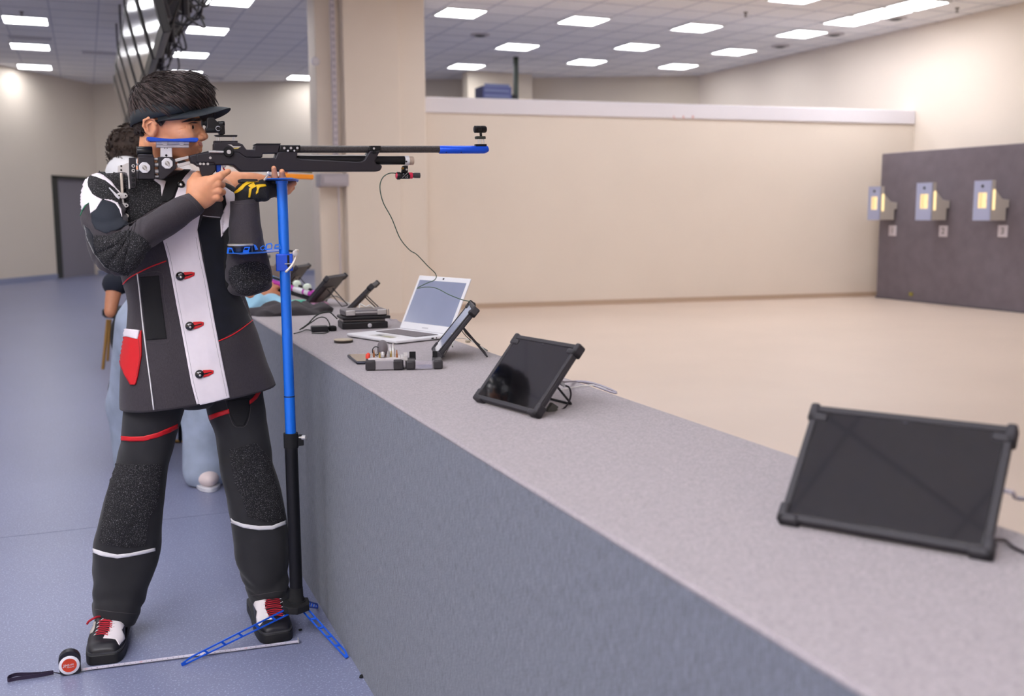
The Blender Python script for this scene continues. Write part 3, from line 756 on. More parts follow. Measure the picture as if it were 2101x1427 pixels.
# buttons and their bound holes
for (u, v) in ((580, 650), (631, 921), (684, 1181)):
    c = on_surface([B(u, v)], tj, .0035)[0]
    pl = patch([B(*p) for p in ((u+18, v-22), (u+60, v-24), (u+76, v-20), (u+75, v-4), (u+50, v+10), (u+22, v+18))], tj, .0045, 2.0, 0, lift=.001)
    build('buttonhole', pl, M_red, jacket, smooth=180)
    sl = patch([B(*p) for p in ((u+24, v-4), (u+66, v-14), (u+66, v-9), (u+24, v+3))], tj, .0058, 2.0, 0, lift=.001); build('buttonhole_slit', sl, M_blk, jacket)
    bt = MB().lathe(c, (0.05, -1, 0.05), [(0, .0115), (.003, .0128), (.0055, .0118), (.0085, .0085), (.0105, .003), (.011, 0)], 24)
    ob = build('button', bt, mat('black_glossy_button', (22, 22, 24), .2, coat=.6), jacket, smooth=50)
    build('button_cap', MB().ball(c+Vector((.001, -.0105, -.002)), (.0035, .0018, .0035), 12, 8), mat('silver_button_cap', (214, 214, 212), .25, .6), ob, smooth=180)
    nb = MB()
    for k in range(4): a = math.radians(60+22*k); nb.tube([c+Vector((.0085*math.cos(a), -.0082, .0085*math.sin(a))), c+Vector((.0055*math.cos(a+.2), -.0098, .0055*math.sin(a+.2)))], .0007, 5)
    build('button_lettering', nb, M_white_cloth, ob)
c = on_surface([Hc(1135, 822)], tj, .003)[0]
ob = build('button', MB().lathe(c, (.05, -1, .05), [(0, .0100), (.003, .0112), (.0055, .0102), (.0085, .0070), (.0105, 0)], 24), MATS['black_glossy_button'], jacket, smooth=50)
build('button_cap', MB().ball(c+Vector((-.001, -.0100, -.001)), (.004, .0018, .004), 12, 8), MATS['silver_button_cap'], ob, smooth=180)
# chest, collar, shoulder panels
sew('chest_patch', [J(*p) for p in ((430, 175), (620, 235), (905, 265), (925, 420), (990, 430), (900, 520), (800, 570), (690, 650), (560, 720), (480, 700), (440, 500), (400, 300))], tj, M_fuzz, .0016, rough=.001)
sew('collar', [Hc(*p) for p in ((1300, 590), (1215, 545), (1180, 600), (1000, 690), (850, 750), (700, 745), (905, 790), (850, 990), (800, 1080), (930, 1085), (1010, 1030), (1080, 850), (1200, 690))], tj, M_blk, .004)
sew('shirt_collar', [Hc(*p) for p in ((690, 735), (905, 775), (840, 1000), (822, 830))], tj, M_lthr, .0050, lift=.001)
sew('shoulder_flap', [J(*p) for p in ((222, 145), (300, 142), (370, 152), (460, 196), (540, 200), (540, 330), (500, 390), (440, 330), (400, 270), (320, 205), (240, 165))], trt, M_fuzz, .004, rough=.001)
wp = [J(*p) for p in ((100, 262), (140, 225), (172, 206), (158, 280), (175, 350), (205, 402), (250, 432), (305, 458), (270, 510), (240, 560), (185, 600), (168, 490), (120, 520), (78, 610), (66, 450), (80, 350))]
sew('shoulder_panel', wp, trt, M_lthr, .002, par=sleeve_r)
sew('shoulder_panel', [J(*p) for p in ((180, 205), (250, 185), (300, 190), (400, 270), (470, 350), (500, 400), (440, 345), (340, 262), (240, 222))], trt, M_lthr, .002, par=sleeve_r)
sew('shoulder_patch', [J(*p) for p in ((172, 208), (240, 225), (340, 265), (430, 340), (490, 420), (480, 500), (380, 465), (300, 455), (210, 400), (165, 330), (158, 280))], trt, M_fuzz, .002, rough=.001, par=sleeve_r)
sew('underarm_band', [J(*p) for p in ((325, 458), (400, 462), (460, 490), (500, 560), (505, 640), (480, 560), (440, 500), (390, 478))], trt, M_lthr, .0026, par=sleeve_r)
sew('mesh_panel', [J(*p) for p in ((190, 590), (240, 560), (270, 510), (310, 462), (390, 480), (440, 502), (490, 560), (520, 670), (590, 690), (700, 630), (740, 620), (600, 705), (470, 770), (400, 785), (350, 812), (230, 762), (195, 690))], tr, M_mesh, .0012, par=sleeve_r)
sew('elbow_patch', [J(*p) for p in ((225, 840), (300, 832), (400, 830), (500, 795), (600, 783), (700, 828), (785, 900), (815, 990), (790, 1080), (700, 1170), (560, 1240), (470, 1215), (380, 1170), (280, 1060), (230, 940))], tr, M_fuzz, .0022, sm=3, rough=.001, par=sleeve_r)
sew('sleeve_back_panel', [J(*p) for p in ((115, 715), (170, 760), (215, 830), (225, 950), (300, 1090), (400, 1195), (330, 1160), (215, 1010), (150, 870))], tr, M_velvet, .0012, par=sleeve_r)
pipe('sleeve_seam', [J(*p) for p in ((116, 716), (170, 765), (215, 835), (300, 830), (400, 828), (440, 800), (500, 780))], tr, MATS['dark_seam'], .0010, sleeve_r)
pipe('green_piping', [J(*p) for p in ((78, 622), (100, 570), (130, 520), (168, 490))], tr, mat('green_trim', (30, 120, 84), .6), .0015, sleeve_r)
pipe('cuff_seam', [(372, 402), (386, 408), (400, 420), (411, 437)], tr, MATS['dark_seam'], .0008, sleeve_r)
pipe('forearm_seam', [J(*p) for p in ((470, 770), (560, 722), (660, 672), (760, 615), (900, 520), (1060, 440))], tr, MATS['dark_seam'], .0008, sleeve_r)
pipe('cuff_seam', [(471.5, 421), (485, 418), (515, 417), (530, 415)], tl, MATS['dark_seam'], .0008, sleeve_l)
def Q3(u, v): return (450+u/4.92, 330+v/4.92)
sew('elbow_patch', [Q3(*p) for p in ((108, 1100), (150, 1062), (200, 1045), (330, 1015), (430, 1028), (490, 1080), (508, 1150), (500, 1230), (440, 1290), (330, 1338), (230, 1340), (150, 1290), (105, 1190))], tl, M_fuzz, .0025, sm=3, rough=.001, par=sleeve_l)
sew('shoulder_panel', [B(*p) for p in ((790, 130), (800, 155), (880, 210), (920, 300), (900, 420), (842, 385), (800, 440), (795, 350), (832, 262), (822, 200))], tt2, M_lthr, .003)
pipe('chest_seam', [B(*p) for p in ((703, 322), (740, 328), (795, 332))], tj, M_white_cloth, .0012)

# trousers -----------------------------------------------------------
def Cc(u, v): return (150+u/2.205, 780+v/2.205)
rk = [(300, 765, 402, 765, 3.20, .115, 2.2), (262, 800, 392, 800, 3.20, .110, 2.2), (253.5, 839, 377, 836, 3.195, .100, 2.2), (246, 895, 362, 888, 3.19, .090, 2.2), (238, 948, 345, 950, 3.185, .086, 2.3), (222, 1000, 339.5, 1007, 3.18, .082, 2.3), (200, 1075, 331, 1072, 3.18, .080, 2.3),
      (188.5, 1125, 328, 1126, 3.185, .080, 2.3), (186, 1188, 309, 1190, 3.19, .080, 2.3), (188, 1235, 290, 1240, 3.19, .082, 2.3), (190, 1261, 277, 1270, 3.19, .083, 2.3)]
lk = [(400, 765, 520, 750, 3.20, .115, 2.2), (408, 800, 536, 785, 3.20, .110, 2.2), (420, 834, 542, 826, 3.19, .098, 2.2), (428, 862, 544.5, 858, 3.185, .090, 2.2), (445, 900, 552, 893, 3.18, .086, 2.3), (452, 952, 564, 948, 3.17, .082, 2.3), (463, 1007, 577, 1007, 3.16, .080, 2.3),
      (472, 1070, 587, 1068, 3.155, .080, 2.3), (481, 1143, 590, 1143, 3.155, .080, 2.3), (499, 1190, 592, 1188, 3.155, .080, 2.3), (510, 1215, 592, 1210, 3.155, .082, 2.3), (517, 1232, 592, 1222, 3.155, .083, 2.3)]
lr = garment(rk, 60, 80, .0080, 9, (1, 1, .7), open_end=1, seed=31, folds=((.80, .03, .006), (.87, .02, .006), (.30, .03, .004)))
ll_ = garment(lk, 60, 80, .0080, 9, (1, 1, .7), open_end=1, seed=47, folds=((.80, .025, .008), (.88, .02, .006), (.42, .03, .004)))
hips = garment([(262, 700, 510, 690, 3.20, .10, 2.4), (262, 760, 515, 750, 3.20, .105, 2.4), (285, 815, 500, 805, 3.20, .095, 2.2), (340, 832, 460, 826, 3.20, .070, 2), (375, 838, 425, 834, 3.20, .04, 2)], 40, 16, .001)
trs = MB(); trs.add(hips.v, hips.f); trs.add(lr.v, lr.f); trs.add(ll_.v, ll_.f)
trousers = build('trousers', trs, M_trouser, shooter, smooth=180)
tlr, tll = tree(lr), tree(ll_)
def sewt(name, poly, bvh, m, th=.0016, **k): return sew(name, [Cc(*p) for p in poly], bvh, m, th, par=trousers, **k)
sewt('knee_patch', ((186, 372), (250, 380), (330, 380), (398, 378), (390, 480), (380, 560), (345, 620), (325, 745), (240, 755), (120, 735), (135, 640), (160, 500)), tlr, M_fuzz, .002, rough=.001)
sewt('knee_patch', ((708, 312), (760, 300), (825, 280), (885, 345), (920, 480), (958, 628), (880, 640), (790, 615), (770, 540), (735, 470), (718, 380)), tll, M_fuzz, .002, rough=.001)
sewt('red_stripe', ((207, 250), (260, 254), (320, 252), (380, 236), (430, 215), (472, 196), (474, 214), (430, 238), (380, 258), (320, 274), (260, 275), (207, 270)), tlr, M_red, .0018)
sewt('red_stripe', ((615, 158), (660, 142), (705, 128), (708, 148), (660, 163), (620, 180)), tll, M_red, .0018)
sewt('red_stripe', ((796, 92), (815, 75), (832, 50), (846, 30), (848, 52), (830, 82), (812, 98), (797, 108)), tll, M_red, .0018)
sewt('white_stripe', ((84, 757), (140, 775), (200, 787), (260, 780), (320, 767), (370, 756), (370, 770), (320, 783), (250, 797), (200, 804), (130, 793), (84, 774)), tlr, M_white_cloth, .0018)
sewt('white_stripe', ((706, 612), (725, 632), (770, 648), (840, 658), (900, 656), (962, 632), (962, 650), (900, 674), (840, 676), (770, 665), (720, 645), (706, 630)), tll, M_white_cloth, .0018)
sewt('thigh_inset', ((698, 92), (796, 78), (800, 120), (790, 170), (775, 203), (740, 205), (722, 180), (708, 140)), tll, M_blk, .0012)
build('trouser_seam', MB().tube(on_surface(dens([Cc(*p) for p in ((690, 92), (705, 150), (722, 195), (740, 210), (776, 208), (795, 170), (803, 110))], 5), tll, .0015), .0007, 5), MATS['dark_seam'], trousers)
for pts, bv_ in ((((88, 1032), (150, 1042), (220, 1050), (290, 1056)), tlr), (((806, 972), (860, 965), (920, 955), (968, 950)), tll)):
    build('hem_seam', MB().tube(on_surface(dens([Cc(*p) for p in pts], 5), bv_, .0006), .0007, 5), MATS['dark_seam'], trousers)

# boots --------------------------------------------------------------
M_boot = mat('black_boot_leather', (26, 25, 32), 0.42, bump=(120, .15))
M_sole = mat('black_rubber_sole', (18, 18, 22), 0.6)
M_bootw = mat('white_boot_leather', (230, 222, 226), 0.5, bump=(90, .1))
M_lace = mat('red_lace', (176, 14, 40), 0.7, bump=(900, .6))
def boot(toe_px, ang, label, flip):
    t0 = PZ(*toe_px, 0.0); dirn = Vector((math.sin(ang), -math.cos(ang), 0)); sd = Vector((-dirn.y, dirn.x, 0))   # dirn = where the toe points
    def W(s, l, z): return t0 - dirn*s + sd*l + Vector((0, 0, z))       # s from the toe backwards
    # (s, half width, height of the upper)
    prof = [(.000, .026, .036), (.004, .034, .046), (.020, .043, .056), (.050, .049, .060), (.085, .050, .074), (.115, .048, .092), (.150, .045, .112), (.185, .043, .130), (.215, .042, .146), (.250, .041, .150), (.285, .040, .146), (.300, .034, .120), (.306, .026, .09)]
    rings = []
    for k in catmull(prof, 48):
        s, w, h = k; rg = []
        for j in range(32):
            th = 2*math.pi*j/32; cs, sn = math.cos(th), math.sin(th); e = 2/3.0
            x = w*math.copysign(abs(cs)**e, cs); z = .020 + (h-.020)*.5*(1+math.copysign(abs(sn)**(2/2.6), sn))
            x *= 1 - .42*max(0, (z-.05)/.1)
            rg.append(W(s, x, z))
        rings.append(rg)
    up_ = MB().loft(rings)
    bo = build('boot', up_, M_boot, shooter, smooth=180, label=None)
    outl = [(.000, .030), (.006, .040), (.030, .050), (.09, .054), (.15, .050), (.22, .046), (.29, .045), (.312, .034)]
    oo = catmull([(a, b, 0) for a, b in outl], 28)
    poly = [W(a-.004, b, .0) for a, b, _ in oo] + [W(a-.004, -b, .0) for a, b, _ in reversed(oo)]
    build('sole', MB().prism(poly, (0, 0, .030)), M_sole, bo, bevel=.003)
    poly2 = [W(a-.002, b*.985, .030) for a, b, _ in oo] + [W(a-.002, -b*.985, .030) for a, b, _ in reversed(oo)]
    build('welt', MB().prism(poly2, (0, 0, .005)), mat('grey_welt', (60, 60, 64), .6), bo)
    return bo, tree(up_), W
rb, rbt, RW = boot((213, 1362), math.radians(-8), '', 1)
lb, lbt, LW = boot((570, 1317), math.radians(1), '', -1)
def Tp(u, v): return (0+u/6.287, 1200+v/6.287)
def Sp(u, v): return (480+u/6.485, 1180+v/6.485)
def sewb(nm, poly, bv_, par, m, f, th=.0015): return build(nm, patch([f(*p) for p in poly], bv_, th, 2.0, 0, maxd=3.45), m, par, smooth=180)
sewb('side_panel', ((1420, 430), (1640, 450), (1600, 520), (1570, 580), (1600, 650), (1607, 690), (1535, 775), (1490, 700), (1430, 690), (1330, 685), (1360, 630), (1400, 600), (1420, 520)), rbt, rb, M_bootw, Tp)
sewb('side_panel', ((1160, 560), (1200, 470), (1240, 470), (1225, 560), (1200, 610), (1120, 655), (1130, 600)), rbt, rb, mat('grey_boot_leather', (186, 178, 172), .55), Tp)
sewb('side_panel', ((262, 350), (420, 318), (440, 320), (410, 380), (420, 440), (460, 540), (515, 545), (515, 585), (400, 600), (345, 670), (310, 640), (300, 560), (310, 480), (270, 400)), lbt, lb, M_bootw, Sp)
sewb('side_panel', ((560, 290), (720, 240), (690, 330), (640, 360), (620, 310)), lbt, lb, M_bootw, Sp)
def laces(f, rows, bv_, par):
    m = MB()
    for i, (x0, y0, x1, y1) in enumerate(rows):
        for k in range(2):
            yo = k*25
            pts = on_surface([f(x0+(x1-x0)*t, y0+yo+(y1-y0)*t - 14*math.sin(math.pi*t)) for t in np.linspace(0, 1, 9)], bv_, .003)
            if len(pts) > 3: m.ribbon(pts, [Vector((0, .5, 1))]*len(pts), .0030, .0020)
    return build('laces', m, M_lace, par)
lr_ = [(1330, 425, 1440, 450), (1280, 470, 1450, 480), (1275, 520, 1445, 525), (1262, 570, 1420, 575), (1240, 620, 1395, 625)]
lo_ = laces(Tp, lr_, rbt, rb)
bw = MB(); pts = on_surface([Tp(*p) for p in ((1420, 420), (1360, 400), (1300, 420))], rbt, .006)
if pts: e = pts[-1]; bw.tube(bez([e, e+Vector((-.012, -.012, .004)), e+Vector((-.030, -.016, -.003)), e+Vector((-.036, -.012, -.012))], 6), .0032, 6)
build('lace_bow', bw, M_lace, rb)
ll2 = [(420, 318, 600, 300), (415, 370, 610, 352), (420, 420, 625, 408), (440, 478, 640, 465), (460, 525, 650, 520)]
laces(Sp, ll2, lbt, lb)
for f, rows, bv_, par in ((Tp, lr_, rbt, rb), (Sp, ll2, lbt, lb)):
    m = MB()
    for (x0, y0, x1, y1) in rows:
        for x, y in ((x0-8, y0+16), (x1+8, y1+16)):
            q = on_surface([f(x, y)], bv_, .001)
            if q: m.tube(bez([q[0]+Vector((-.004, 0, -.002)), q[0]+Vector((0, -.003, .002)), q[0]+Vector((.004, -.001, .001))], 4), .0013, 5)
    build('eyelets', m, mat('pale_eyelet', (226, 226, 228), .4), par)

# glove on the left hand ---------------------------------------------
fgl = Field((PY(470, 440, 3.05).x, 2.98, PY(470, 425, 3.05).z), (PY(600, 330, 3.05).x, 3.17, PY(600, 345, 3.05).z), 0.002)
fgl.chain([lp(262, 420, 3.06), lp(270, 330, 3.06)], [.030, .030], .012)
fgl.ell(lp(290, 300, 3.055), (.034, .034, .022), .014)
fgl.ell(lp(400, 310, 3.055), (.040, .038, .026), .016)
fgl.ell(lp(520, 285, 3.07), (.036, .036, .024), .014)
fgl.cone(lp(440, 250, 3.07), lp(640, 225, 3.08), .018, .014, .012)
fgl.chain([lp(560, 235, 3.063), lp(560, 170, 3.042)], [.0135, .0100], .008)
fgl.chain([lp(642, 240, 3.068), lp(642, 180, 3.048)], [.0135, .0110], .008)
fgl.ell(lp(455, 350, 3.045), (.017, .026, .017), .008)
fgl.ell(lp(380, 360, 3.045), (.014, .026, .014), .008)
glv, glq = fgl.mesh(); glv = relax(glv, glq, 1, .4)
M_glove = mat('black_glove', (20, 19, 22), .7, speck=(800, (70, 68, 72), .66), bump=(700, .7))
glove = mesh_np('glove', glv, glq, M_glove, shooter)
tg = tree_np(glv, glq)
M_yel = mat('yellow_glove_trim', (236, 190, 24), .55)
for poly in (((148, 318), (190, 285), (235, 240), (290, 205), (390, 196), (400, 212), (320, 225), (270, 250), (235, 290), (190, 318), (155, 330)),
             ((290, 252), (345, 222), (375, 258), (330, 285)), ((300, 280), (330, 270), (322, 320), (312, 366), (293, 366), (298, 315)),
             ((370, 245), (400, 240), (465, 238), (475, 258), (410, 268), (398, 290), (392, 320), (370, 338), (368, 318), (380, 285))):
    build('yellow_stripe', patch([Q3(*p) for p in poly], tg, .0016, 1.5), M_yel, glove, smooth=180)
build('palm_pad', MB().prism([PY(*Q3(*p), 3.045) for p in ((205, 190), (225, 180), (385, 183), (395, 200), (330, 212), (215, 222))], (0, .05, 0)), mat('dark_rubber_pad', (44, 42, 46), .6), glove, bevel=.002)
# ------------------------------------------------------------------ air rifle
def E_(u, v): return (420+u/3.5017, 230+v/3.5017)
def A_(u, v): return (200+u/3.568, 100+v/3.568)
M_stock = mat('black_anodised_stock', (44, 41, 48), .42, metal=.35, bump=(700, .05))
M_dark = mat('black_metal', (24, 24, 28), .35, metal=.4)
M_carbon = mat('carbon_fibre', (66, 62, 62), .4, noise=(260, .45), metal=.2)
M_silver = mat('satin_silver', (206, 204, 204), .35, metal=.55)
M_whitem = mat('pale_aluminium', (226, 226, 232), .4, metal=.25)
M_blue = mat('blue_anodised', (20, 84, 226), .34, metal=.35)
M_blued = mat('deep_blue_anodised', (22, 80, 206), .25, metal=.2)
rifle = thing('air_rifle', PY(600, 330, RY), 'black target air rifle with blue muzzle tube and blue cheek rest, aimed by the person', 'rifle')
def plate(name, pts, f, th, m, par=rifle, y=None, bevel=.0015, front=None, **k):
    """a solid whose outline is pts, th thick, centred on the rifle's plane or starting at its near face"""
    y0 = (RY if y is None else y) - th/2 if front is None else front
    yc = RY if y is None else y
    poly = [PY(*f(*p), y0) for p in pts]
    return build(name, MB().prism(poly, (0, th, 0)), m, par, bevel=bevel, **k)
def disc(name, c, rpx, th, f, m, par=rifle, front=None, sc=3.568, n=28, prof=None, smooth=40):
    p = PY(*f(*c), front); r = rpx/sc*.00142
    pr = prof or [(0, r*.94), (-.15*th, r), (-.8*th, r), (-th, r*.9)]
    return build(name, MB().lathe(p, (0, 1, 0), pr, n), m, par, smooth=smooth)
def screw(c, f, front, par, sc=3.568, r=9, m=None):
    o = disc('screw', c, r, .003, f, m or M_silver, par, front, sc, 16)
    return o
TH = .046
fstock = plate('stock', [(66, 285), (245, 288), (295, 325), (415, 328), (508, 328), (522, 290), (545, 283), (668, 285), (662, 330), (700, 338), (900, 347), (1090, 357), (1128, 354), (1150, 340), (1190, 276), (1262, 276), (1224, 352), (1236, 372), (1270, 378), (1277, 392), (1264, 418), (1245, 425), (262, 425), (205, 378), (75, 378), (66, 360), (-60, 362), (-60, 300)], E_, TH, M_stock, bevel=.003)
plate('stock_rear', [(670, 782), (808, 748), (822, 750), (852, 745), (860, 850), (800, 856), (720, 850), (708, 838), (690, 838)], A_, TH*.8, M_stock, bevel=.003)
plate('receiver', [(66, 222), (100, 216), (238, 218), (272, 228), (300, 268), (356, 268), (358, 242), (374, 228), (545, 228), (526, 296), (418, 298), (415, 326), (297, 326), (245, 290), (66, 288)], E_, .036, M_stock, bevel=.0025)
plate('receiver_top', [(357, 232), (372, 224), (548, 224), (544, 234), (376, 236)], E_, .040, M_dark, bevel=.001)
plate('receiver_trim', [(165, 232), (190, 232), (205, 244), (262, 246), (255, 252), (205, 254), (186, 240)], E_, .002, M_silver, front=RY-.0195, bevel=0)
plate('receiver_trim', [(205, 258), (250, 252), (240, 262), (212, 264)], E_, .002, mat('brass_trim', (220, 200, 110), .4, .5), front=RY-.0195, bevel=0)
hub = disc('bolt_hub', (170, 286), 36, .010, E_, M_dark, rifle, RY-.023, 3.5017)
disc('bolt_hub_cap', (173, 286), 15, .004, E_, M_silver, hub, RY-.033, 3.5017)
a, b = PY(*E_(28, 283), RY-.029), PY(*E_(160, 286), RY-.029)
build('bolt_lever', MB().tube([a, b], .0032, 12), M_silver, rifle, smooth=60)
gv_ = MB()
for k in range(7): q = a+(b-a)*(.02+.055*k); gv_.tube([q, q+(b-a)*.022], .0040, 12)
build('bolt_lever_grooves', gv_, M_silver, rifle, smooth=60)
for c in ((40, 328), (22, 372), (-32, 371), (-8, 372)): screw(c, E_, RY-.0225, rifle, 3.5017, 9)
# barrel and its clamps
def xt(name, u0, u1, vc, rpx, f, m, sc, par=rifle, y=RY, n=28, prof=None):
    p0, p1 = PY(*f(u0, vc), y), PY(*f(u1, vc), y); r = rpx/sc*.00143
    if prof: return build(name, MB().lathe(p0, p1-p0, [((p1-p0).length*t, r*q) for t, q in prof], n), m, par, smooth=40)
    return build(name, MB().tube([p0, p1], r, n), m, par, smooth=50)
xt('barrel', 545, 1690, 266, 26, E_, M_carbon, 3.5017)
plate('barrel_clamp', [(541, 236), (690, 236), (684, 283), (666, 288), (534, 288)], E_, .040, M_dark, bevel=.003)
for c in ((571, 258), (619, 258), (665, 258)): screw(c, E_, RY-.020, rifle, 3.5017, 9)
for c in ((596, 248), (642, 248)): plate('clamp_slot', [(c[0]-9, 242), (c[0]+9, 242), (c[0]+9, 266), (c[0]-9, 266)], E_, .003, M_blk, front=RY-.0215, bevel=0)
for c in ((597, 277), (643, 277)): screw(c, E_, RY-.020, rifle, 3.5017, 7, M_whitem)
plate('barrel_clamp', [(1188, 240), (1266, 240), (1266, 272), (1234, 278), (1176, 276)], E_, .036, M_dark, bevel=.002)
screw((1215, 261), E_, RY-.018, rifle, 3.5017, 8)
plate('clamp_tab', [(1207, 278), (1234, 278), (1232, 300), (1209, 300)], E_, .004, M_dark, front=RY-.026, bevel=.0006)
bt_ = xt('muzzle_tube', 1684, 2006, 269, 30, E_, M_blue, 3.5017, prof=[(0, .9), (.01, 1), (.9, 1), (1, .99)])
p0, p1 = PY(*E_(2004, 269), RY), PY(*E_(2034, 262), RY)
build('muzzle_end', MB().lathe(p0, p1-p0, [(0, .0122), ((p1-p0).length*.6, .0115), ((p1-p0).length, .0085)], 28), M_blue, bt_, smooth=40)
for u in (1735, 1842): disc('tube_hole', (u, 288), 4, .001, E_, M_blk, bt_, RY-.0105, 3.5017, 10)
fs = plate('front_sight', [(1950, 228), (2027, 228), (2027, 244), (1950, 244)], E_, .016, M_dark, bevel=.001)
plate('riser_plate', [(1952, 171), (2020, 171), (2022, 192), (1953, 192)], E_, .018, mat('olive_black_metal', (58, 62, 56), .4, .3), fs, bevel=.002)
for u in (1967, 1984, 2004): build('riser_pin', MB().tube([PY(*E_(u, 230), RY-.004), PY(*E_(u, 190), RY-.004)], .0022, 10), M_silver, fs, smooth=60)
build('riser_post', MB().tube([PY(*E_(1985, 172), RY), PY(*E_(1983, 148), RY)], .004, 12), M_dark, fs, smooth=60)
xt('sight_tunnel', 1936, 2021, 123, 27, E_, M_dark, 3.5017, fs, prof=[(0, .8), (.04, 1), (.14, 1), (.15, .9), (.2, .9), (.21, 1), (.5, .98), (.52, .9), (.56, .9), (.58, 1), (.9, 1), (.95, .92), (1, .8)])
# air cylinder
xt('air_cylinder', 640, 1440, 346, 32, E_, M_dark, 3.5017, n=32)
xt('cylinder_rod', 660, 1180, 312, 6, E_, M_silver, 3.5017)
xt('cylinder_band', 1434, 1464, 348, 36, E_, M_whitem, 3.5017)
disc('band_screw', (1449, 354), 7, .002, E_, M_blk, rifle, RY-.0155, 3.5017, 12)
xt('cylinder_tip', 1462, 1498, 348, 33, E_, mat('beige_end_cap', (196, 176, 160), .35, .2), 3.5017, prof=[(0, .92), (.3, .92), (.35, 1), (.9, 1), (1, .9)])
# electronic sensor hung under the cylinder
sn = plate('sensor_bracket', [(1425, 384), (1462, 384), (1462, 432), (1420, 432)], E_, .016, M_dark, bevel=.002)
build('bracket_screw', MB().lathe(PY(*E_(1421, 404), RY-.012), (0, -1, 0), [(0, .004), (.004, .004), (.006, .003)], 12), mat('brass', (150, 110, 50), .35, .8), sn, smooth=40)
build('bracket_screw', MB().lathe(PY(*E_(1450, 412), RY-.009), (0, -1, 0), [(0, .003), (.002, .003)], 12), M_silver, sn, smooth=40)
sb = xt('aiming_sensor', 1378, 1470, 456, 27, E_, M_dark, 3.5017, prof=[(0, .9), (.06, 1.08), (.26, 1.08), (.28, .9), (1, .9)])
M_pink = mat('pink_red_anodised', (216, 48, 84), .35, .3)
xt('sensor_rear_ring', 1374, 1392, 456, 25, E_, M_pink, 3.5017, sb, prof=[(0, .8), (.2, .92), (1, .92)])
xt('sensor_ring', 1464, 1490, 455, 24, E_, M_pink, 3.5017, sb)
xt('sensor_nose', 1488, 1545, 454, 20, E_, mat('dark_grey_plastic', (58, 58, 62), .5), 3.5017, sb, prof=[(0, .9), (.3, .9), (.33, 1), (1, 1)])
tx = MB()
for k, (u, v) in enumerate(((1428, 444), (1440, 450), (1450, 443), (1432, 460), (1445, 466), (1456, 458), (1424, 466), (1455, 470))):
    c = PY(*E_(u, v), RY-.0108); s_ = .0016
    tx.tube([c+Vector((-s_, 0, -s_)), c+Vector((s_, -.0004, s_*.6)), c+Vector((-s_*.4, 0, s_*1.2))], .0004, 4)
build('sensor_lettering', tx, M_whitem, sb)
# rear sight
rs = plate('sight_rail', [(853, 673), (1027, 673), (1027, 692), (853, 692)], A_, .022, M_stock, bevel=.001)
for u in (862, 1000, 905): screw((u, 682), A_, RY-.011, rs, 3.568, 5, M_dark)
plate('sight_plate', [(856, 630), (1025, 630), (1023, 644), (870, 642)], A_, .020, M_dark, rs, bevel=.001)
for u in (875, 886, 992, 1002): build('sight_pin', MB().tube([PY(*A_(u, 673), RY-.004), PY(*A_(u, 642), RY-.004)], .0018, 10), M_silver, rs, smooth=60)
ds = plate('diopter_sight', [(800, 520), (806, 504), (850, 503), (890, 545), (932, 560), (935, 625), (895, 628), (892, 612), (795, 612), (790, 580), (800, 572)], A_, .030, M_dark, bevel=.003)
xt('iris_cylinder', 880, 930, 548, 19, A_, M_dark, 3.568, ds, prof=[(0, .9), (.5, .9), (.55, 1), (.95, 1), (1, .9)])
xt('eyepiece', 762, 800, 547, 18, A_, M_blk, 3.568, ds, prof=[(0, 1.25), (.15, 1.3), (.2, .7), (.6, .7), (.65, 1), (1, 1)])
kn = disc('windage_knob', (883, 583), 24, .012, A_, M_dark, ds, RY-.015)
kr = MB(); cc = PY(*A_(883, 583), RY-.0275)
pts = [cc+Vector((math.cos(a)*.0062, 0, math.sin(a)*.0062)) for a in np.linspace(.6, 5.4, 22)]
build('knob_marking', kr.tube(pts, .0006, 5), M_whitem, kn)
for i in range(9): pass
plate('sight_foot', [(800, 580), (868, 578), (868, 608), (800, 610)], A_, .036, M_blk, ds, bevel=.004)
# cheek rest
def H_(u, v): return (220+u/7.51, 270+v/7.51)
chk = plate('cheek_rest', [(605, 90), (620, 80), (700, 84), (850, 100), (1000, 110), (1150, 104), (1300, 92), (1380, 92), (1408, 104), (1404, 130), (1384, 156), (1300, 154), (900, 146), (700, 150), (650, 148), (618, 120)], H_, .050, M_blued, y=3.045, bevel=.004)
plate('cheek_carrier', [(757, 148), (1262, 148), (1260, 200), (757, 200)], H_, .024, M_whitem, chk, bevel=.001)
plate('cheek_carrier', [(757, 204), (1260, 204), (1262, 242), (760, 240)], H_, .026, M_whitem, chk, bevel=.001)
for u in (888, 1143): disc('carrier_knob', (u, 172), 42, .006, H_, M_whitem, chk, RY-.012, 7.51)
plate('cheek_post', [(822, 240), (1000, 242), (1005, 410), (822, 400)], H_, .020, M_whitem, bevel=.002)
disc('post_hole', (911, 366), 17, .001, H_, M_blk, rifle, RY-.0102, 7.51)
for u in (886, 925): disc('post_pin', (u, 254), 7, .001, H_, M_blk, rifle, RY-.0102, 7.51, 10)
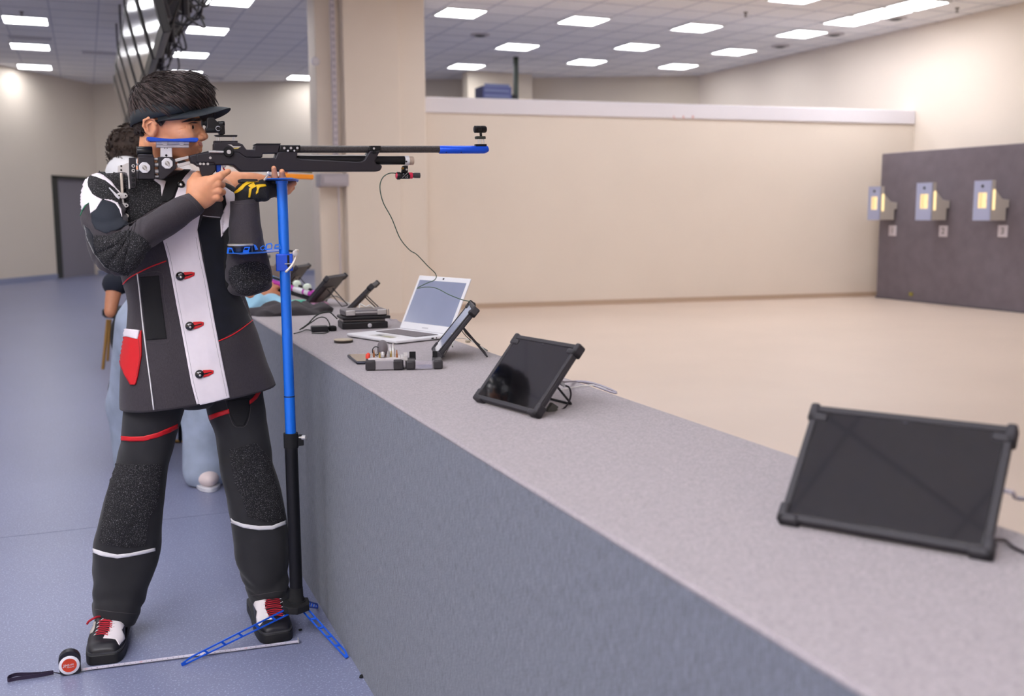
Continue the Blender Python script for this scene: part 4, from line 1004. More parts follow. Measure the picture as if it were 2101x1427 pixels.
# butt blocks
def hexnut(c, par, fr):
    p = PY(*H_(*c), fr); r = 84/7.51*.00142; m = MB()
    poly = [p+Vector((r*math.cos(a), 0, r*math.sin(a))) for a in [math.radians(22.5+45*k) for k in range(8)]]
    o = build('clamp_nut', m.prism(poly, (0, -.006, 0)), M_whitem, par, bevel=.0015)
    build('nut_recess', MB().lathe(p+Vector((0, -.0058, 0)), (0, -1, 0), [(0, .0062), (.001, .0062)], 20), mat('grey_recess', (150, 146, 142), .4, .5), o, smooth=40)
    q = p+Vector((0, -.0070, 0)); build('nut_key', MB().box((-.0085, -.003, -.0022), (.0085, .002, .0022), Matrix.Rotation(math.radians(58), 3, 'Y'), q), M_silver, o, bevel=.0008)
blk1 = plate('butt_block', [(785, 385), (1000, 388), (1035, 430), (1070, 560), (1000, 622), (880, 730), (800, 730)], H_, .040, M_stock, bevel=.002); hexnut((923, 490), blk1, RY-.020)
blk2 = plate('butt_block', [(482, 385), (725, 385), (737, 735), (485, 730)], H_, .040, M_stock, bevel=.002); hexnut((575, 556), blk2, RY-.020)
for v in (422, 510, 612, 692): xt('guide_rod', 715, 800, v, 19 if v not in (510, 612) else 30, H_, M_silver, 7.51)
for v, u0 in ((505, 440), (600, 440)): xt('guide_rod', u0, 500, v, 16, H_, M_whitem, 7.51)
xt('counterweight', 455, 695, 300, 68, H_, mat('black_weight', (22, 22, 26), .3, .3), 7.51, prof=[(0, .94), (.03, 1), (.97, 1), (1, .94)])
plate('weight_saddle', [(475, 345), (705, 345), (722, 392), (480, 392)], H_, .036, M_stock, bevel=.002)
plate('stock_link', [(1040, 420), (1252, 370), (1258, 412), (1052, 470)], H_, .016, M_silver, bevel=.001)
plate('stock_link', [(1070, 500), (1270, 450), (1286, 496), (1085, 552)], H_, .020, M_silver, bevel=.001)
plate('stock_link', [(1080, 455), (1200, 440), (1230, 470), (1110, 500)], H_, .012, M_dark, bevel=.001)
plate('pistol_grip', [(1352, 490), (1672, 500), (1682, 600), (1620, 660), (1570, 740), (1500, 830), (1430, 830), (1410, 720), (1445, 640), (1440, 540), (1390, 525)], H_, .040, M_stock, bevel=.006)
plate('trigger_guard', [(1675, 505), (1760, 508), (1752, 600), (1700, 626), (1680, 618)], H_, .014, M_blued, bevel=.002)
build('trigger', MB().tube([PY(*H_(1800, 520), RY), PY(*H_(1790, 560), RY-.002), PY(*H_(1812, 600), RY)], .0022, 8), mat('red_trigger', (200, 30, 60), .4), rifle, smooth=60)
plate('trigger_blade', [(1770, 512), (1835, 512), (1828, 545), (1775, 560)], H_, .008, M_whitem, bevel=.001)
# butt plate, hook and its adjusters
bp_ = plate('butt_plate', [(332, 400), (442, 402), (446, 560), (452, 830), (440, 872), (356, 876), (340, 700)], H_, .024, M_stock, bevel=.002)
for v, m_ in ((528, M_silver), (600, M_silver), (675, M_blk), (745, M_blk), (820, M_blk)): 
    o = disc('plate_hole', (402, v), 25, .002, H_, m_, bp_, RY-.012, 7.51, 18)
    disc('hole_centre', (402, v), 12, .001, H_, M_dark, o, RY-.0141, 7.51, 12)
plate('plate_rail', [(328, 398), (338, 398), (356, 880), (330, 885), (322, 700), (302, 640), (270, 625), (165, 628), (165, 525), (230, 515), (320, 470)], H_, .016, M_silver, bp_, bevel=.0015)
for v in (530, 592): disc('rail_screw', (216, v), 14, .002, H_, M_dark, bp_, RY-.008, 7.51, 12)
hk = plate('hook_rod', [(195, 628), (238, 628), (258, 950), (212, 950)], H_, .012, mat('warm_silver', (206, 196, 184), .35, .5), bevel=.002)
plate('hook_hinge', [(140, 965), (170, 940), (290, 940), (314, 985), (290, 1030), (180, 1035), (150, 1005)], H_, .014, M_silver, hk, bevel=.002)
plate('hook_lever', [(20, 862), (38, 856), (130, 945), (200, 1000), (190, 1040), (155, 1048), (100, 960)], H_, .008, M_whitem, hk, front=RY-.016, bevel=.001)
for c in ((182, 985), (283, 985), (296, 1136), (300, 1296)): 
    o = disc('pivot', c, 28, .004, H_, M_silver, hk, RY-.010, 7.51, 20); disc('pivot_screw', c, 12, .002, H_, M_dark, o, RY-.0142, 7.51, 12)
build('hook_pin', MB().tube([PY(*H_(238, 1030), RY), PY(*H_(262, 1340), RY)], .0034, 12), M_silver, hk, smooth=60)
plate('hook_clamp', [(188, 1100), (300, 1098), (320, 1130), (300, 1172), (215, 1180), (188, 1130)], H_, .016, M_silver, hk, bevel=.002)
plate('hook_foot', [(246, 1262), (300, 1258), (328, 1290), (310, 1325), (262, 1345), (246, 1330)], H_, .014, M_silver, hk, bevel=.002)

# cable from the sensor, over the laptop, to the tablet behind it
CB = PY(*E_(1378, 438), RY)
def P7(u, v): return (760+u/4.604, 330+v/4.604)
cab = [CB, PY(*P7(178, 117), 3.05), PY(*P7(115, 160), 3.05), PY(*P7(90, 250), 3.06), PY(*P7(120, 390), 3.08), PY(*P7(200, 540), 3.11), PY(*P7(280, 730), 3.15), PY(*P7(370, 840), 3.18), PY(*P7(440, 885), 3.20),
       PY(*P7(540, 990), 3.23), PY(*P7(615, 1065), 3.25), PY(*P7(610, 1120), 3.26), PY(*P7(530, 1155), 3.28), PY(*P7(440, 1202), 3.30), PY(*P7(520, 1190), 3.24), PY(*P7(620, 1200), 3.16), PY(*P7(740, 1260), 3.08), PY(*P7(860, 1308), 3.03), PY(*P7(950, 1330), 3.02), PY(*P7(990, 1350), 3.03)]
cr = PY(962, 700, 3.10)
cab += [PY(972, 640, 3.05), PY(960, 660, 3.07), PY(950, 672, 3.09), PY(962, 690, 3.16), PY(985, 707, 3.22)]
build('sensor_cable', MB().tube(bez(cab, 6), .0016, 8), mat('green_grey_cable', (72, 96, 84), .5), None, smooth=180, label='thin green cable looping down from the rifle sensor past the laptop screen', cat='cable')

# ------------------------------------------------------------------ rifle stand
SY = 3.0
st_ = thing('rifle_stand', PZ(606, 1250, .03), 'blue and black rifle stand with folding tripod legs in front of the person', 'stand')
top = PY(578, 370, SY); bot = PY(609, 1240, SY)
def pole(t): return top + (bot-top)*t
def at_y(py): return pole((py-370)/870)
def stl(name, mb, m, par=st_, **k): return build(name, mb, m, par, **k)
M_bluepole = mat('bright_blue_tube', (16, 118, 240), .3, metal=.25, coat=.3)
stl('upper_pole', MB().tube([at_y(372), at_y(800)], .0152, 28), M_bluepole, smooth=60)
stl('upper_pole_sleeve', MB().tube([at_y(798), at_y(880)], .0157, 28), M_bluepole, smooth=60)
stl('pole_joint', MB().tube([at_y(799), at_y(801.5)], .0160, 28), mat('dark_joint', (20, 40, 80), .5), smooth=60)
stl('lower_pole', MB().tube([at_y(905), at_y(1225)], .0190, 28), M_dark, smooth=60)
col_ = stl('locking_collar', MB().tube([at_y(876), at_y(906)], .0215, 28), M_blk, smooth=60)
c = at_y(888); stl('collar_lug', MB().box((.012, -.010, -.022), (.036, .008, .010), None, c), M_blk, col_, bevel=.002)
stl('collar_screw', MB().lathe(c+Vector((.026, -.010, .004)), (.8, -.6, 0), [(-.006, .003), (.006, .003), (.006, .007), (.018, .007), (.020, .004)], 16), M_silver, col_, smooth=40)
stl('pole_foot', MB().lathe(at_y(1222), bot-top, [(-.03, .0195), (0, .0205), (.008, .024), (.022, .0235), (.024, .015)], 28), M_blk, smooth=40)
# tray on top
stl('top_plate', MB().prism([PZ(x, y, top.z+.001) for x, y in ((541, 371.5), (548, 367), (600, 366), (613, 369), (612, 373), (590, 375), (556, 374.5))], (0, 0, .0022)), mat('blue_plate', (30, 110, 214), .35, .3), bevel=.0006)
stl('top_flange', MB().tube([at_y(371), at_y(376)], .0175, 24), M_bluepole, smooth=60)
ah = stl('rest_arm', MB().tube([PY(*Q3(452, 195), 3.02), PY(*Q3(495, 135), 3.03), PY(*Q3(520, 150), 3.04)], .003, 8), M_silver, smooth=60)
stl('rest_screw', MB().lathe(PY(*Q3(496, 124), 3.02), (0, -1, 0), [(0, .005), (.004, .005), (.005, .003)], 14), M_silver, ah, smooth=40)
# cup holder shelf and its clamp
cl = stl('tray_clamp', MB().box((-.024, -.019, -.030), (.024, .017, .020), Matrix.Rotation(math.radians(-12), 3, 'Z'), at_y(527)), M_blued, bevel=.003)
stl('clamp_slot', MB().box((.004, -.0225, -.018), (.010, -.018, .016), None, at_y(527)), M_blk, cl)
stl('clamp_bolt', MB().tube([at_y(530)+Vector((-.004, -.024, -.004)), at_y(530)+Vector((.020, -.022, -.004))], .0016, 8), M_silver, cl, smooth=60)
lev = MB(); pp = [PY(*Q3(*p), 2.975) for p in ((765, 928), (785, 905), (778, 950), (762, 1000), (735, 1050), (700, 1090), (664, 1124))]
lev.tube(bez(pp, 5), [.0055]*6+[.0045]*6+[.004]*6+[.004]*6+[.0035]*6+[.002]*6+[.0015], 10)
stl('quick_lever', lev, mat('cream_lever', (226, 216, 200), .35, .3), cl, smooth=180)
stl('lever_pivot', MB().lathe(PY(*Q3(765, 930), 2.968), (0, -1, 0), [(-.004, .008), (.004, .008), (.005, .005)], 18), M_silver, cl, smooth=40)
stl('lever_axle', MB().tube([PY(*Q3(700, 905), 2.98), PY(*Q3(765, 915), 2.975)], .003, 10), M_dark, cl, smooth=60)
shz = PY(515, 518, 2.97).z
tray = stl('cup_tray', MB().prism([PZ(x, y, shz) for x, y in ((466, 519), (480, 512), (520, 508), (552, 510), (573, 512), (572, 516), (540, 519), (497, 522))], (0, 0, .0016)), M_bluepole)
def ta(pts): return [PY(*Q3(*p), 2.955) for p in pts]
for outer, inner in ((((75, 935), (82, 872), (128, 875), (152, 938)), ((95, 925), (98, 888), (122, 890), (136, 928))), (((233, 930), (255, 868), (312, 866), (292, 936)), ((248, 900), (258, 880), (298, 878), (288, 898))),
                     (((345, 840), (370, 850), (392, 892), (362, 902)), None), (((412, 872), (440, 852), (465, 856), (470, 880), (440, 905), (418, 898)), ((428, 876), (450, 866), (462, 874), (440, 888))),
                     (((462, 900), (475, 835), (525, 828), (538, 850), (532, 892)), ((485, 890), (490, 850), (515, 846), (522, 886))), (((552, 888), (562, 842), (610, 838), (630, 888)), ((566, 872), (572, 856), (600, 852), (608, 872)))):
    yy = 2.955 if outer[0][0] < 300 else 2.985
    o3 = [PY(*Q3(*p), yy) for p in outer]; m = MB()
    if inner:
        i3 = [PY(*Q3(*p), yy) for p in inner]
        if len(i3) == len(o3):
            n = len(o3)
            for k in range(n): m.prism([o3[k], o3[(k+1) % n], i3[(k+1) % n], i3[k]], (0, .0018, 0))
        else:
            n = len(o3)
            for k in range(n): q = o3[k]; w = o3[(k+1) % n]; cc_ = sum(o3, Vector())/n; m.prism([q, w, w+(cc_-w)*.35, q+(cc_-q)*.35], (0, .0018, 0))
    else: m.prism(o3, (0, .0018, 0))
    stl('tray_tab', m, M_bluepole, tray)
tin = thing('pellet_tin', PY(*Q3(215, 905), 2.99), 'round black pellet tin with silver lid in the blue tray on the rifle stand', 'tin')
cz_ = PY(*Q3(215, 905), 2.99)
build('tin_body', MB().lathe((cz_.x, cz_.y, shz+.002), (0, 0, 1), [(0, .0335), (.002, .035), (.018, .035), (.0185, .033)], 40), mat('black_tin', (24, 24, 28), .3, .3, coat=.4), tin, smooth=40)
build('tin_lid', MB().lathe((cz_.x, cz_.y, shz+.0195), (0, 0, 1), [(0, .036), (.001, .0365), (.004, .0365), (.0055, .034), (.0052, .001)], 40), mat('cream_silver_tin', (204, 200, 188), .3, .5), tin, smooth=40)
# tripod hub and legs
hb = bot
poly = [PZ(x, y, hb.z+.012) for x, y in ((580, 1232), (600, 1224), (632, 1224), (634, 1230), (634, 1238), (610, 1247), (590, 1246), (580, 1241))]
hub_ = stl('hub', MB().prism(poly, (0, 0, -.022)), M_blk, bevel=.003)
stl('hub_cap', MB().lathe(hb+Vector((0, 0, .010)), (0, 0, 1), [(0, .028), (.004, .027), (.006, .022)], 28), M_blk, hub_, smooth=40)
def leg(a_px, tip, w0, w1, slots, side):
    a = a_px; t = tip; L_ = (t-a); n_ = L_.normalized(); s1 = side.normalized(); s1 = (s1 - n_*s1.dot(n_)).normalized(); m = MB(); nn = n_.cross(s1).normalized(); th = .0035
    Ln = L_.length
    def Pp(x, y): return a + n_*x + s1*y
    def wd(x): return w0 + (w1-w0)*x/Ln
    rail = .0042
    for sg in (1, -1):
        m.prism([Pp(0, sg*wd(0)), Pp(Ln*.9, sg*wd(Ln*.9)), Pp(Ln*.9, sg*(wd(Ln*.9)-rail)), Pp(0, sg*(wd(0)-rail))], nn*th)
    e = Ln*.9; we = wd(e)
    m.prism([Pp(e, we), Pp(Ln, we*.2), Pp(Ln, -we*.9), Pp(e, -we), Pp(e, -we+rail), Pp(Ln-.012, -we*.4), Pp(Ln-.014, we*.05), Pp(e, we-rail)], nn*th)
    m.prism([Pp(-.012, w0*.9), Pp(.02, w0*.95), Pp(.012, -w0*.95), Pp(-.012, -w0*.9)], nn*th)
    for k in range(1, slots):
        x = Ln*.9*k/slots + .01; w = wd(x); dx = w*1.1
        m.prism([Pp(x+dx*.5, w), Pp(x+dx*.5+.007, w), Pp(x-dx*.5+.007, -w), Pp(x-dx*.5, -w)], nn*th)
    return stl('leg', m, mat('blue_leg', (24, 96, 226), .35, .3))
h0 = PY(603, 1248, 2.985)
leg(h0, PZ(372, 1362, .006), .0115, .0080, 6, Vector((0, 0, 1)))
leg(PY(622, 1247, 2.99), PZ(714, 1348, .004), .0105, .008, 5, Vector((1, .15, .2)))
leg(PY(628, 1238, 3.02), PZ(651, 1243, .006), .010, .008, 4, Vector((0, -.3, 1)))
leg(PY(588, 1246, 3.0), PY(583, 1222, 3.02), .006, .005, 1, Vector((0, -1, .2))) if False else None

# tape measure lying on the floor, blade pulled out in front of the toes
tm = thing('tape_measure', PZ(143, 1380, 0), 'black tape measure with round red label, blade pulled out past the boot toes', 'tape measure')
def Tq(u, v): return (0+u/6.287, 1200+v/6.287)
ty = 2.985
pts = [Tq(*p) for p in ((775, 1140), (752, 1000), (770, 930), (820, 880), (880, 856), (950, 858), (1010, 890), (1040, 950), (1040, 1040), (1028, 1125), (830, 1160), (800, 1150))]
case = build('case', MB().prism([PY(*p, ty-.018) for p in smooth_poly(pts, 4)], (0, .024, 0)), mat('black_tape_case', (26, 24, 34), .4), tm, bevel=.005, seg=3)
lc = PY(*Tq(893, 1030), ty-.0185)
build('case_ring', MB().lathe(lc, (0, -1, 0), [(0, .0268), (.001, .0268), (.002, .0255)], 36), mat('white_ring', (228, 226, 234), .5), case, smooth=40)
lb_ = build('label', MB().lathe(lc+Vector((0, -.002, .0003)), (0, -1, 0), [(0, .0195), (.0006, .0192)], 36), mat('orange_red_label', (206, 62, 34), .5, noise=(80, .12)), case, smooth=40)
def text(name, body, loc, size, m, par, rx=90, rz=0, ry=0, shear=0, ext=.0002, align='CENTER', rot=None):
    cu = bpy.data.curves.new(name, 'FONT'); cu.body = body; cu.size = size; cu.extrude = ext; cu.align_x = align; cu.align_y = 'CENTER'; cu.shear = shear
    o = bpy.data.objects.new(name, cu); o.rotation_euler = (math.radians(rx), math.radians(ry), math.radians(rz)) if rot is None else rot; o.location = loc
    C.objects.link(o); dg = bpy.context.evaluated_depsgraph_get(); me = bpy.data.meshes.new_from_object(o.evaluated_get(dg)); mw = Matrix.Translation(Vector(loc)) @ o.rotation_euler.to_matrix().to_4x4()
    bpy.data.objects.remove(o); me.transform(mw); me.materials.clear(); me.materials.append(m); q = bpy.data.objects.new(name, me); C.objects.link(q)
    if par is not None: q.parent = par; q.matrix_parent_inverse = world_of(par).inverted()
    return q
text('label_text', '3M', lc+Vector((-.010, -.0032, .0)), .012, M_whitem, lb_, shear=.2)
text('label_text', 'TAPE', lc+Vector((.004, -.0032, .0015)), .007, M_whitem, lb_)
text('label_text', 'MEASURE', lc+Vector((.003, -.0032, -.005)), .0045, M_whitem, lb_)
blade = MB(); b0 = PZ(165, 1374, .004); b1 = PZ(611, 1316, .004)
dr_ = (b1-b0).normalized(); up_ = Vector((-dr_.y, dr_.x, 0))
rgs = []
for t in (0, 1):
    p = b0+(b1-b0)*t; rgs.append([p+up_*.0085+Vector((0, 0, .0015)), p+up_*.004, p-up_*.004, p-up_*.0085+Vector((0, 0, .0015)), p-up_*.0085+Vector((0, 0, .0010)), p-up_*.004-Vector((0, 0, .0005)), p+up_*.004-Vector((0, 0, .0005)), p+up_*.0085+Vector((0, 0, .0010))])
bl = build('blade', blade.loft(rgs), mat('white_tape_blade', (206, 200, 216), .4), tm)
ticks, red = MB(), MB(); Ln = (b1-b0).length
for k in range(int(Ln/.0045)):
    p = b0+dr_*(k*.0045)-up_*.0068+Vector((0, 0, .0006)); h_ = .0045 if k % 5 == 0 else .0022
    ticks.add([p, p+dr_*.0006, p+dr_*.0006+up_*h_, p+up_*h_], [(0, 1, 2, 3)])
build('blade_ticks', ticks, M_blk, bl)
rot_ = math.atan2(dr_.y, dr_.x)
N_ = int(Ln/.0145)
for k in range(1, N_):
    n_ = N_-k; isr = n_ % 10 == 0; p = b0+dr_*(k*.0145)+up_*.0012+Vector((0, 0, .0009))
    text('blade_number', str(n_ if isr else n_ % 10), p, .0075 if not isr else .0085, M_red if isr else M_blk, bl, rx=0, rz=math.degrees(rot_), ext=0)
build('end_hook', MB().prism([b1+up_*.010, b1-up_*.010, b1-up_*.010+dr_*.003, b1+up_*.010+dr_*.003], (0, 0, .010)), M_silver, tm)
sp = [PY(*Tq(795, 1142), ty), PZ(*Tq(740, 1130), .012), PZ(*Tq(690, 1125), .008)]
build('strap_cord', MB().tube(bez(sp, 5), .0016, 6), mat('dark_cord', (34, 28, 44), .7), tm, smooth=180)
lp1 = [PZ(*Tq(*p), .008) for p in ((690, 1118), (560, 1135), (400, 1145), (220, 1150), (130, 1175), (100, 1205), (110, 1225), (180, 1210), (350, 1185), (520, 1160), (690, 1125))]
build('strap', MB().ribbon(bez(lp1, 5), Vector((0, 0, 1)), .010, .0018), mat('purple_black_strap', (42, 30, 56), .8, bump=(600, .6)), tm, smooth=40)
# ------------------------------------------------------------------ things on the counter
M_case = mat('tablet_rubber_case', (46, 44, 50), .6, bump=(400, .15))
M_screen = mat('tablet_screen_glass', (12, 12, 15), .04, coat=1.0, spec=1.0)
M_cabblk = mat('dark_cable', (34, 26, 38), .5)
M_cabgry = mat('grey_cable', (166, 160, 172), .5)
M_cabwht = mat('white_cable', (222, 220, 216), .5)
def tablet(p, w, h, label, grp=None, name='tablet', strut=True):
    x, y, yaw, tilt = p; d = Vector((math.cos(yaw), math.sin(yaw), 0)); n = Vector((-d.y, d.x, 0)); up = n*math.sin(tilt)+Vector((0, 0, math.cos(tilt))); nn = up.cross(d)  # nn: out of the back
    if nn.dot(n) < 0: nn = -nn
    b = Vector((x, y, HC+.0105)); t = thing(name, b, label, 'tablet', grp)
    rot = Matrix((d, up, nn)).transposed()
    def L(u, v, k): return b + d*u + up*v + nn*k
    def bx(m, u0, v0, u1, v1, k0, k1): m.box((u0, v0, k0), (u1, v1, k1), rot, b); return m
    e = .010
    case = build('case', bx(MB(), 0, 0, w, h, .0, .014), M_case, t, bevel=.004, seg=3)
    rim = MB(); 
    for a in ((0, 0, w, e), (0, h-e, w, h), (0, e, e, h-e), (w-e, e, w, h-e)): bx(rim, *a, -.003, .001)
    build('rim', rim, M_case, t, bevel=.0015)
    c = .026
    for u in (0, 1):
        for v in (0, 1):
            u0 = -.004 if u == 0 else w-c; v0 = -.004 if v == 0 else h-c
            m = MB(); bx(m, u0, v0, u0+c+.004, v0+.014, -.0055, .0185); bx(m, (u0 if u == 0 else u0+c-.010), v0, (u0+.014 if u == 0 else u0+c+.004), v0+c+.004, -.0055, .0185)
            build('corner_bumper', m, M_case, t, bevel=.0045, seg=3)
    sc = build('screen', bx(MB(), e, e, w-e, h-e, -.0016, .001), M_screen, t, bevel=.0008)
    build('camera_lens', bx(MB(), w*.48, h-e-.004, w*.50, h-e-.002, -.0022, -.001), mat('tiny_lens', (90, 90, 100), .2), sc)
    if strut:
        hgt = L(0, h*.62, .015).z - HC; foot = L(w*.5, h*.62, .015) + n*.075; foot.z = HC+.003
        s = MB(); a0, a1 = L(w*.36, h*.62, .018), L(w*.64, h*.62, .018); f0, f1 = foot - d*w*.16, foot + d*w*.16
        s.tube([a0, f0], .0026, 8); s.tube([a1, f1], .0026, 8); s.tube([f0, f1], .0026, 8)
        build('kickstand', s, M_case, t, smooth=60)
        hs = MB(); bx(hs, w*.30, h*.15, w*.70, h*.66, .014, .019); build('back_mount', hs, mat('brown_grey_mount', (108, 98, 90), .5), t, bevel=.002)
    return t, L
t1, L1 = tablet((.877, 1.143, -1.012, .742), .272, .190, 'large black tablet standing nearest the camera at the right of the counter')
t2, L2 = tablet((.814, 2.198, -1.362, .714), .240, .183, 'tilted tablet with a dark reflecting screen, standing alone in mid counter')
t3, L3 = tablet((.995, 3.063, -1.872, .686), .215, .192, 'tablet seen edge-on beside the white laptop, propped on a wire stand')
t4, L4 = tablet((1.070, 4.50, -1.946, .80), .22, .180, 'tablet seen from behind just past the stack of black cases')
t5, L5 = tablet((1.045, 4.95, -2.166, .734), .24, .185, 'tablet seen from behind between the blue pole and the tablet past the cases')
t6, L6 = tablet((1.030, 5.75, -2.046, .671), .25, .190, 'far tablet right behind the blue pole, above the purple rifle')
t7, L7 = tablet((1.13, 7.9, -1.9, .9), .25, .185, 'farthest tablet, left of the blue pole above the bare hand')
def cable(name, pts, r, m, label, k=6): return build(name, MB().tube(bez(pts, k), r, 8), m, None, smooth=180, label=label, cat='cable')
# plugs and cables of the tablets
pg = build('plug', MB().box((-.008, -.005, -.004), (.008, .005, .004), Matrix.Rotation(.6, 3, 'Y'), PY(1153, 787, 2.06)), mat('pale_plug', (206, 210, 216), .4), t2, bevel=.002)
q = PY(1132, 838, 2.03); build('connector', MB().box((-.010, -.006, -.012), (.010, .006, .012), Matrix.Rotation(.6, 3, 'Y'), q), mat('grey_connector', (84, 86, 84), .5), t2, bevel=.002)
cable('cable', [PY(1158, 790, 2.06), PY(1168, 795, 2.06), PY(1171, 812, 2.06), PY(1162, 832, 2.05), PY(1148, 842, 2.04), PY(1136, 838, 2.03)], .0022, M_cabblk, 'short dark cable looping at the right edge of the mid counter tablet')
cable('cable', [PY(1154, 783, 2.10), PZ(1175, 782, HC+.006), PZ(1205, 783, HC+.008), PZ(1240, 793, HC+.006), PZ(1262, 806, HC+.003), Vector((CX1+.01, 2.44, HC-.02)), Vector((CX1+.012, 2.42, HC-.2))], .0026, M_cabgry, 'grey cable from the mid counter tablet over the back edge of the counter')
cable('cable', [PZ(1150, 800, HC+.004), PZ(1185, 793, HC+.004), PZ(1220, 790, HC+.004), PZ(1250, 800, HC+.002)], .0016, M_cabwht, 'thin white cable on the counter behind the mid counter tablet')
cable('cable', [L1(.27, .10, .012), L1(.275, .10, .02)+Vector((.01, 0, 0)), PY(2085, 1021, 1.03), PY(2125, 1024, 1.0)], .0030, M_cabgry, 'thick grey cable at the right edge, plugged into the nearest tablet')
cable('cable', [L1(.268, .03, .018), PZ(2062, 1108, HC+.006), PZ(2080, 1122, HC+.005), PZ(2110, 1134, HC+.004), PZ(2140, 1130, HC+.004)], .0022, M_cabblk, 'dark cable on the counter under the right edge of the nearest tablet')
def D3(u, v): return (690+u/6.4875, 560+v/6.4875)
pgs = build('side_plug', MB().tube([PY(*D3(1555, 800), 2.86), PY(*D3(1548, 850), 2.86)], .0042, 10), M_silver, t3, smooth=60)
cable('cable', [PY(*D3(1550, 850), 2.86), PY(*D3(1530, 930), 2.87), PY(*D3(1490, 1000), 2.88), PY(*D3(1460, 1060), 2.90), PZ(*D3(1440, 1110), HC+.005)], .0020, M_silver, 'silver cable hanging down the side of the edge-on tablet')
cable('cable', [PZ(*D3(1545, 980), HC+.02), PZ(*D3(1560, 900), HC+.02), PZ(*D3(1600, 870), HC+.02), PZ(*D3(1680, 865), HC+.012), PZ(*D3(1790, 895), HC+.005), PZ(*D3(1950, 1000), HC+.003), Vector((CX1+.008, 2.93, HC-.03))], .0022, M_cabwht, 'white cable running from the edge-on tablet to the back edge of the counter')
cable('cable', [PY(*D3(1700, 690), 3.0), PY(*D3(1660, 740), 3.02), PZ(*D3(1720, 830), HC+.03), PZ(*D3(1800, 900), HC+.005), PZ(*D3(1900, 960), HC+.004), PZ(*D3(2010, 1030), HC+.003)], .0016, mat('dark_green_cable', (40, 60, 50), .5), 'dark green cable running down behind the edge-on tablet')
for c, lab in (((6.487, 6.0),''),): pass
clipm = build('cable_clip', MB().box((-.008, -.006, 0), (.008, .006, .009), None, PZ(*D3(1752, 925), HC)), mat('beige_clip', (206, 192, 170), .6), None, bevel=.002, label='small beige cable clip at the counter edge behind the edge-on tablet', cat='clip')
# toolbox with bits
bo_ = Vector((.700, 2.765, HC)); ux = Vector((.217, -.060, 0)).normalized(); uy = Vector((-ux.y, ux.x, 0)); RB_ = Matrix((ux, uy, Vector((0, 0, 1)))).transposed()
tb = thing('bit_case', bo_, 'open screwdriver bit case with grey tray and clear lid on the counter', 'tool case')
def tb_box(nm, a, b, m, par=tb, bevel=.002, **k): return build(nm, MB().box(a, b, RB_, bo_), m, par, bevel=bevel, **k)
M_gp = mat('grey_plastic', (150, 146, 152), .5); M_bp = mat('black_ribbed_plastic', (46, 43, 48), .55)
tb_box('tray', (.018, .0, .002), (.085, .066, .028), M_gp)
for x0 in (0.0, .076):
    m = MB(); m.box((x0, -.002, 0), (x0+.030, .070, .030), RB_, bo_)
    o = build('tray_end', m, M_bp, tb, bevel=.006, seg=3)
    rb_ = MB()
    for k in range(5): rb_.box((x0+.004+.005*k, -.0032, .004), (x0+.0062+.005*k, -.0015, .026), RB_, bo_)
    build('grip_ribs', rb_, M_bp, o)
tb_box('insert', (.008, .006, .026), (.098, .062, .034), mat('pale_tray_insert', (196, 190, 192), .5))
tb_box('rail', (.098, .004, .028), (.108, .066, .036), M_silver, bevel=.001)
M_clear = mat('clear_lid_plastic', (236, 232, 240), .08, trans=.85, spec=.5)
x1 = .112
for x0 in (x1, x1+.076):
    build('lid_end', MB().box((x0, -.002, 0), (x0+.028, .068, .027), RB_, bo_), M_bp, tb, bevel=.006, seg=3)
lid = MB(); lid.box((x1+.026, 0, .002), (x1+.080, .066, .005), RB_, bo_); lid.box((x1+.026, 0, .005), (x1+.080, .002, .026), RB_, bo_)
build('clear_lid', lid, M_clear, tb)
tb_box('lid_window', (x1+.012, .060, .020), (x1+.030, .064, .044), M_blk, bevel=.001); tb_box('lid_window', (x1+.078, .060, .020), (x1+.092, .064, .044), M_blk, bevel=.001)
tb_box('lid_rail', (x1-.006, .006, .026), (x1+.006, .064, .042), M_silver, bevel=.001)
M_copper = mat('copper_bit', (190, 130, 90), .35, .7); M_rbit = mat('red_bit_sleeve', (220, 60, 40), .4)
bits = []
for i, (x, y, h, m_) in enumerate([(.016+.008*i_, .018+.014*(i_ % 3), random.uniform(.014, .026), None) for i_ in range(10)]):
    mm_ = [M_silver, M_copper, M_silver, mat('brass_bit', (200, 170, 90), .35, .7)][i % 4]
    b = bo_ + RB_ @ Vector((x, y, .033)); o = build('screwdriver_bit', MB().tube([b, b+Vector((0, 0, h*.5)), b+Vector((0, 0, h*.55)), b+Vector((0, 0, h))], [.0032, .0032, .0022, .0014], 6), mm_, None)
    tag(o, 'small metal screwdriver bit standing in the grey tray of the open bit case', 'screwdriver bit', 'screwdriver bits standing in the open bit case')
for x, y, h in ((.070, .040, .034), (.078, .030, .040)):
    b = bo_ + RB_ @ Vector((x, y, .033)); o = build('socket_bit', MB().tube([b, b+Vector((0, 0, h*.6)), b+Vector((0, 0, h*.65)), b+Vector((0, 0, h))], [.0045, .0045, .003, .0018], 10), M_silver, None, smooth=40); tag(o, 'taller silver socket bit at the right end of the grey tray', 'screwdriver bit', 'tall socket bits at the right end of the tray')
b = bo_ + RB_ @ Vector((.006, .022, .032)); tag(build('bit_holder', MB().tube([b, b+Vector((.002, 0, .010)), b+Vector((.004, 0, .016))], [.006, .007, .003], 12), M_rbit, None, smooth=60), 'small red bit sleeve at the left end of the open bit case', 'bit sleeve')
b = bo_ + RB_ @ Vector((.048, .012, .042)); e_ = RB_ @ Vector((.008, .9, .42)).normalized()
sd_ = thing('screwdriver', b, 'grey handled stubby screwdriver lying in the open bit case', 'screwdriver')
build('handle', MB().lathe(b, e_, [(.008, .008), (.012, .0125), (.030, .015), (.050, .0145), (.062, .012), (.068, .006)], 20), mat('dark_grey_handle', (92, 84, 88), .5), sd_, smooth=50)
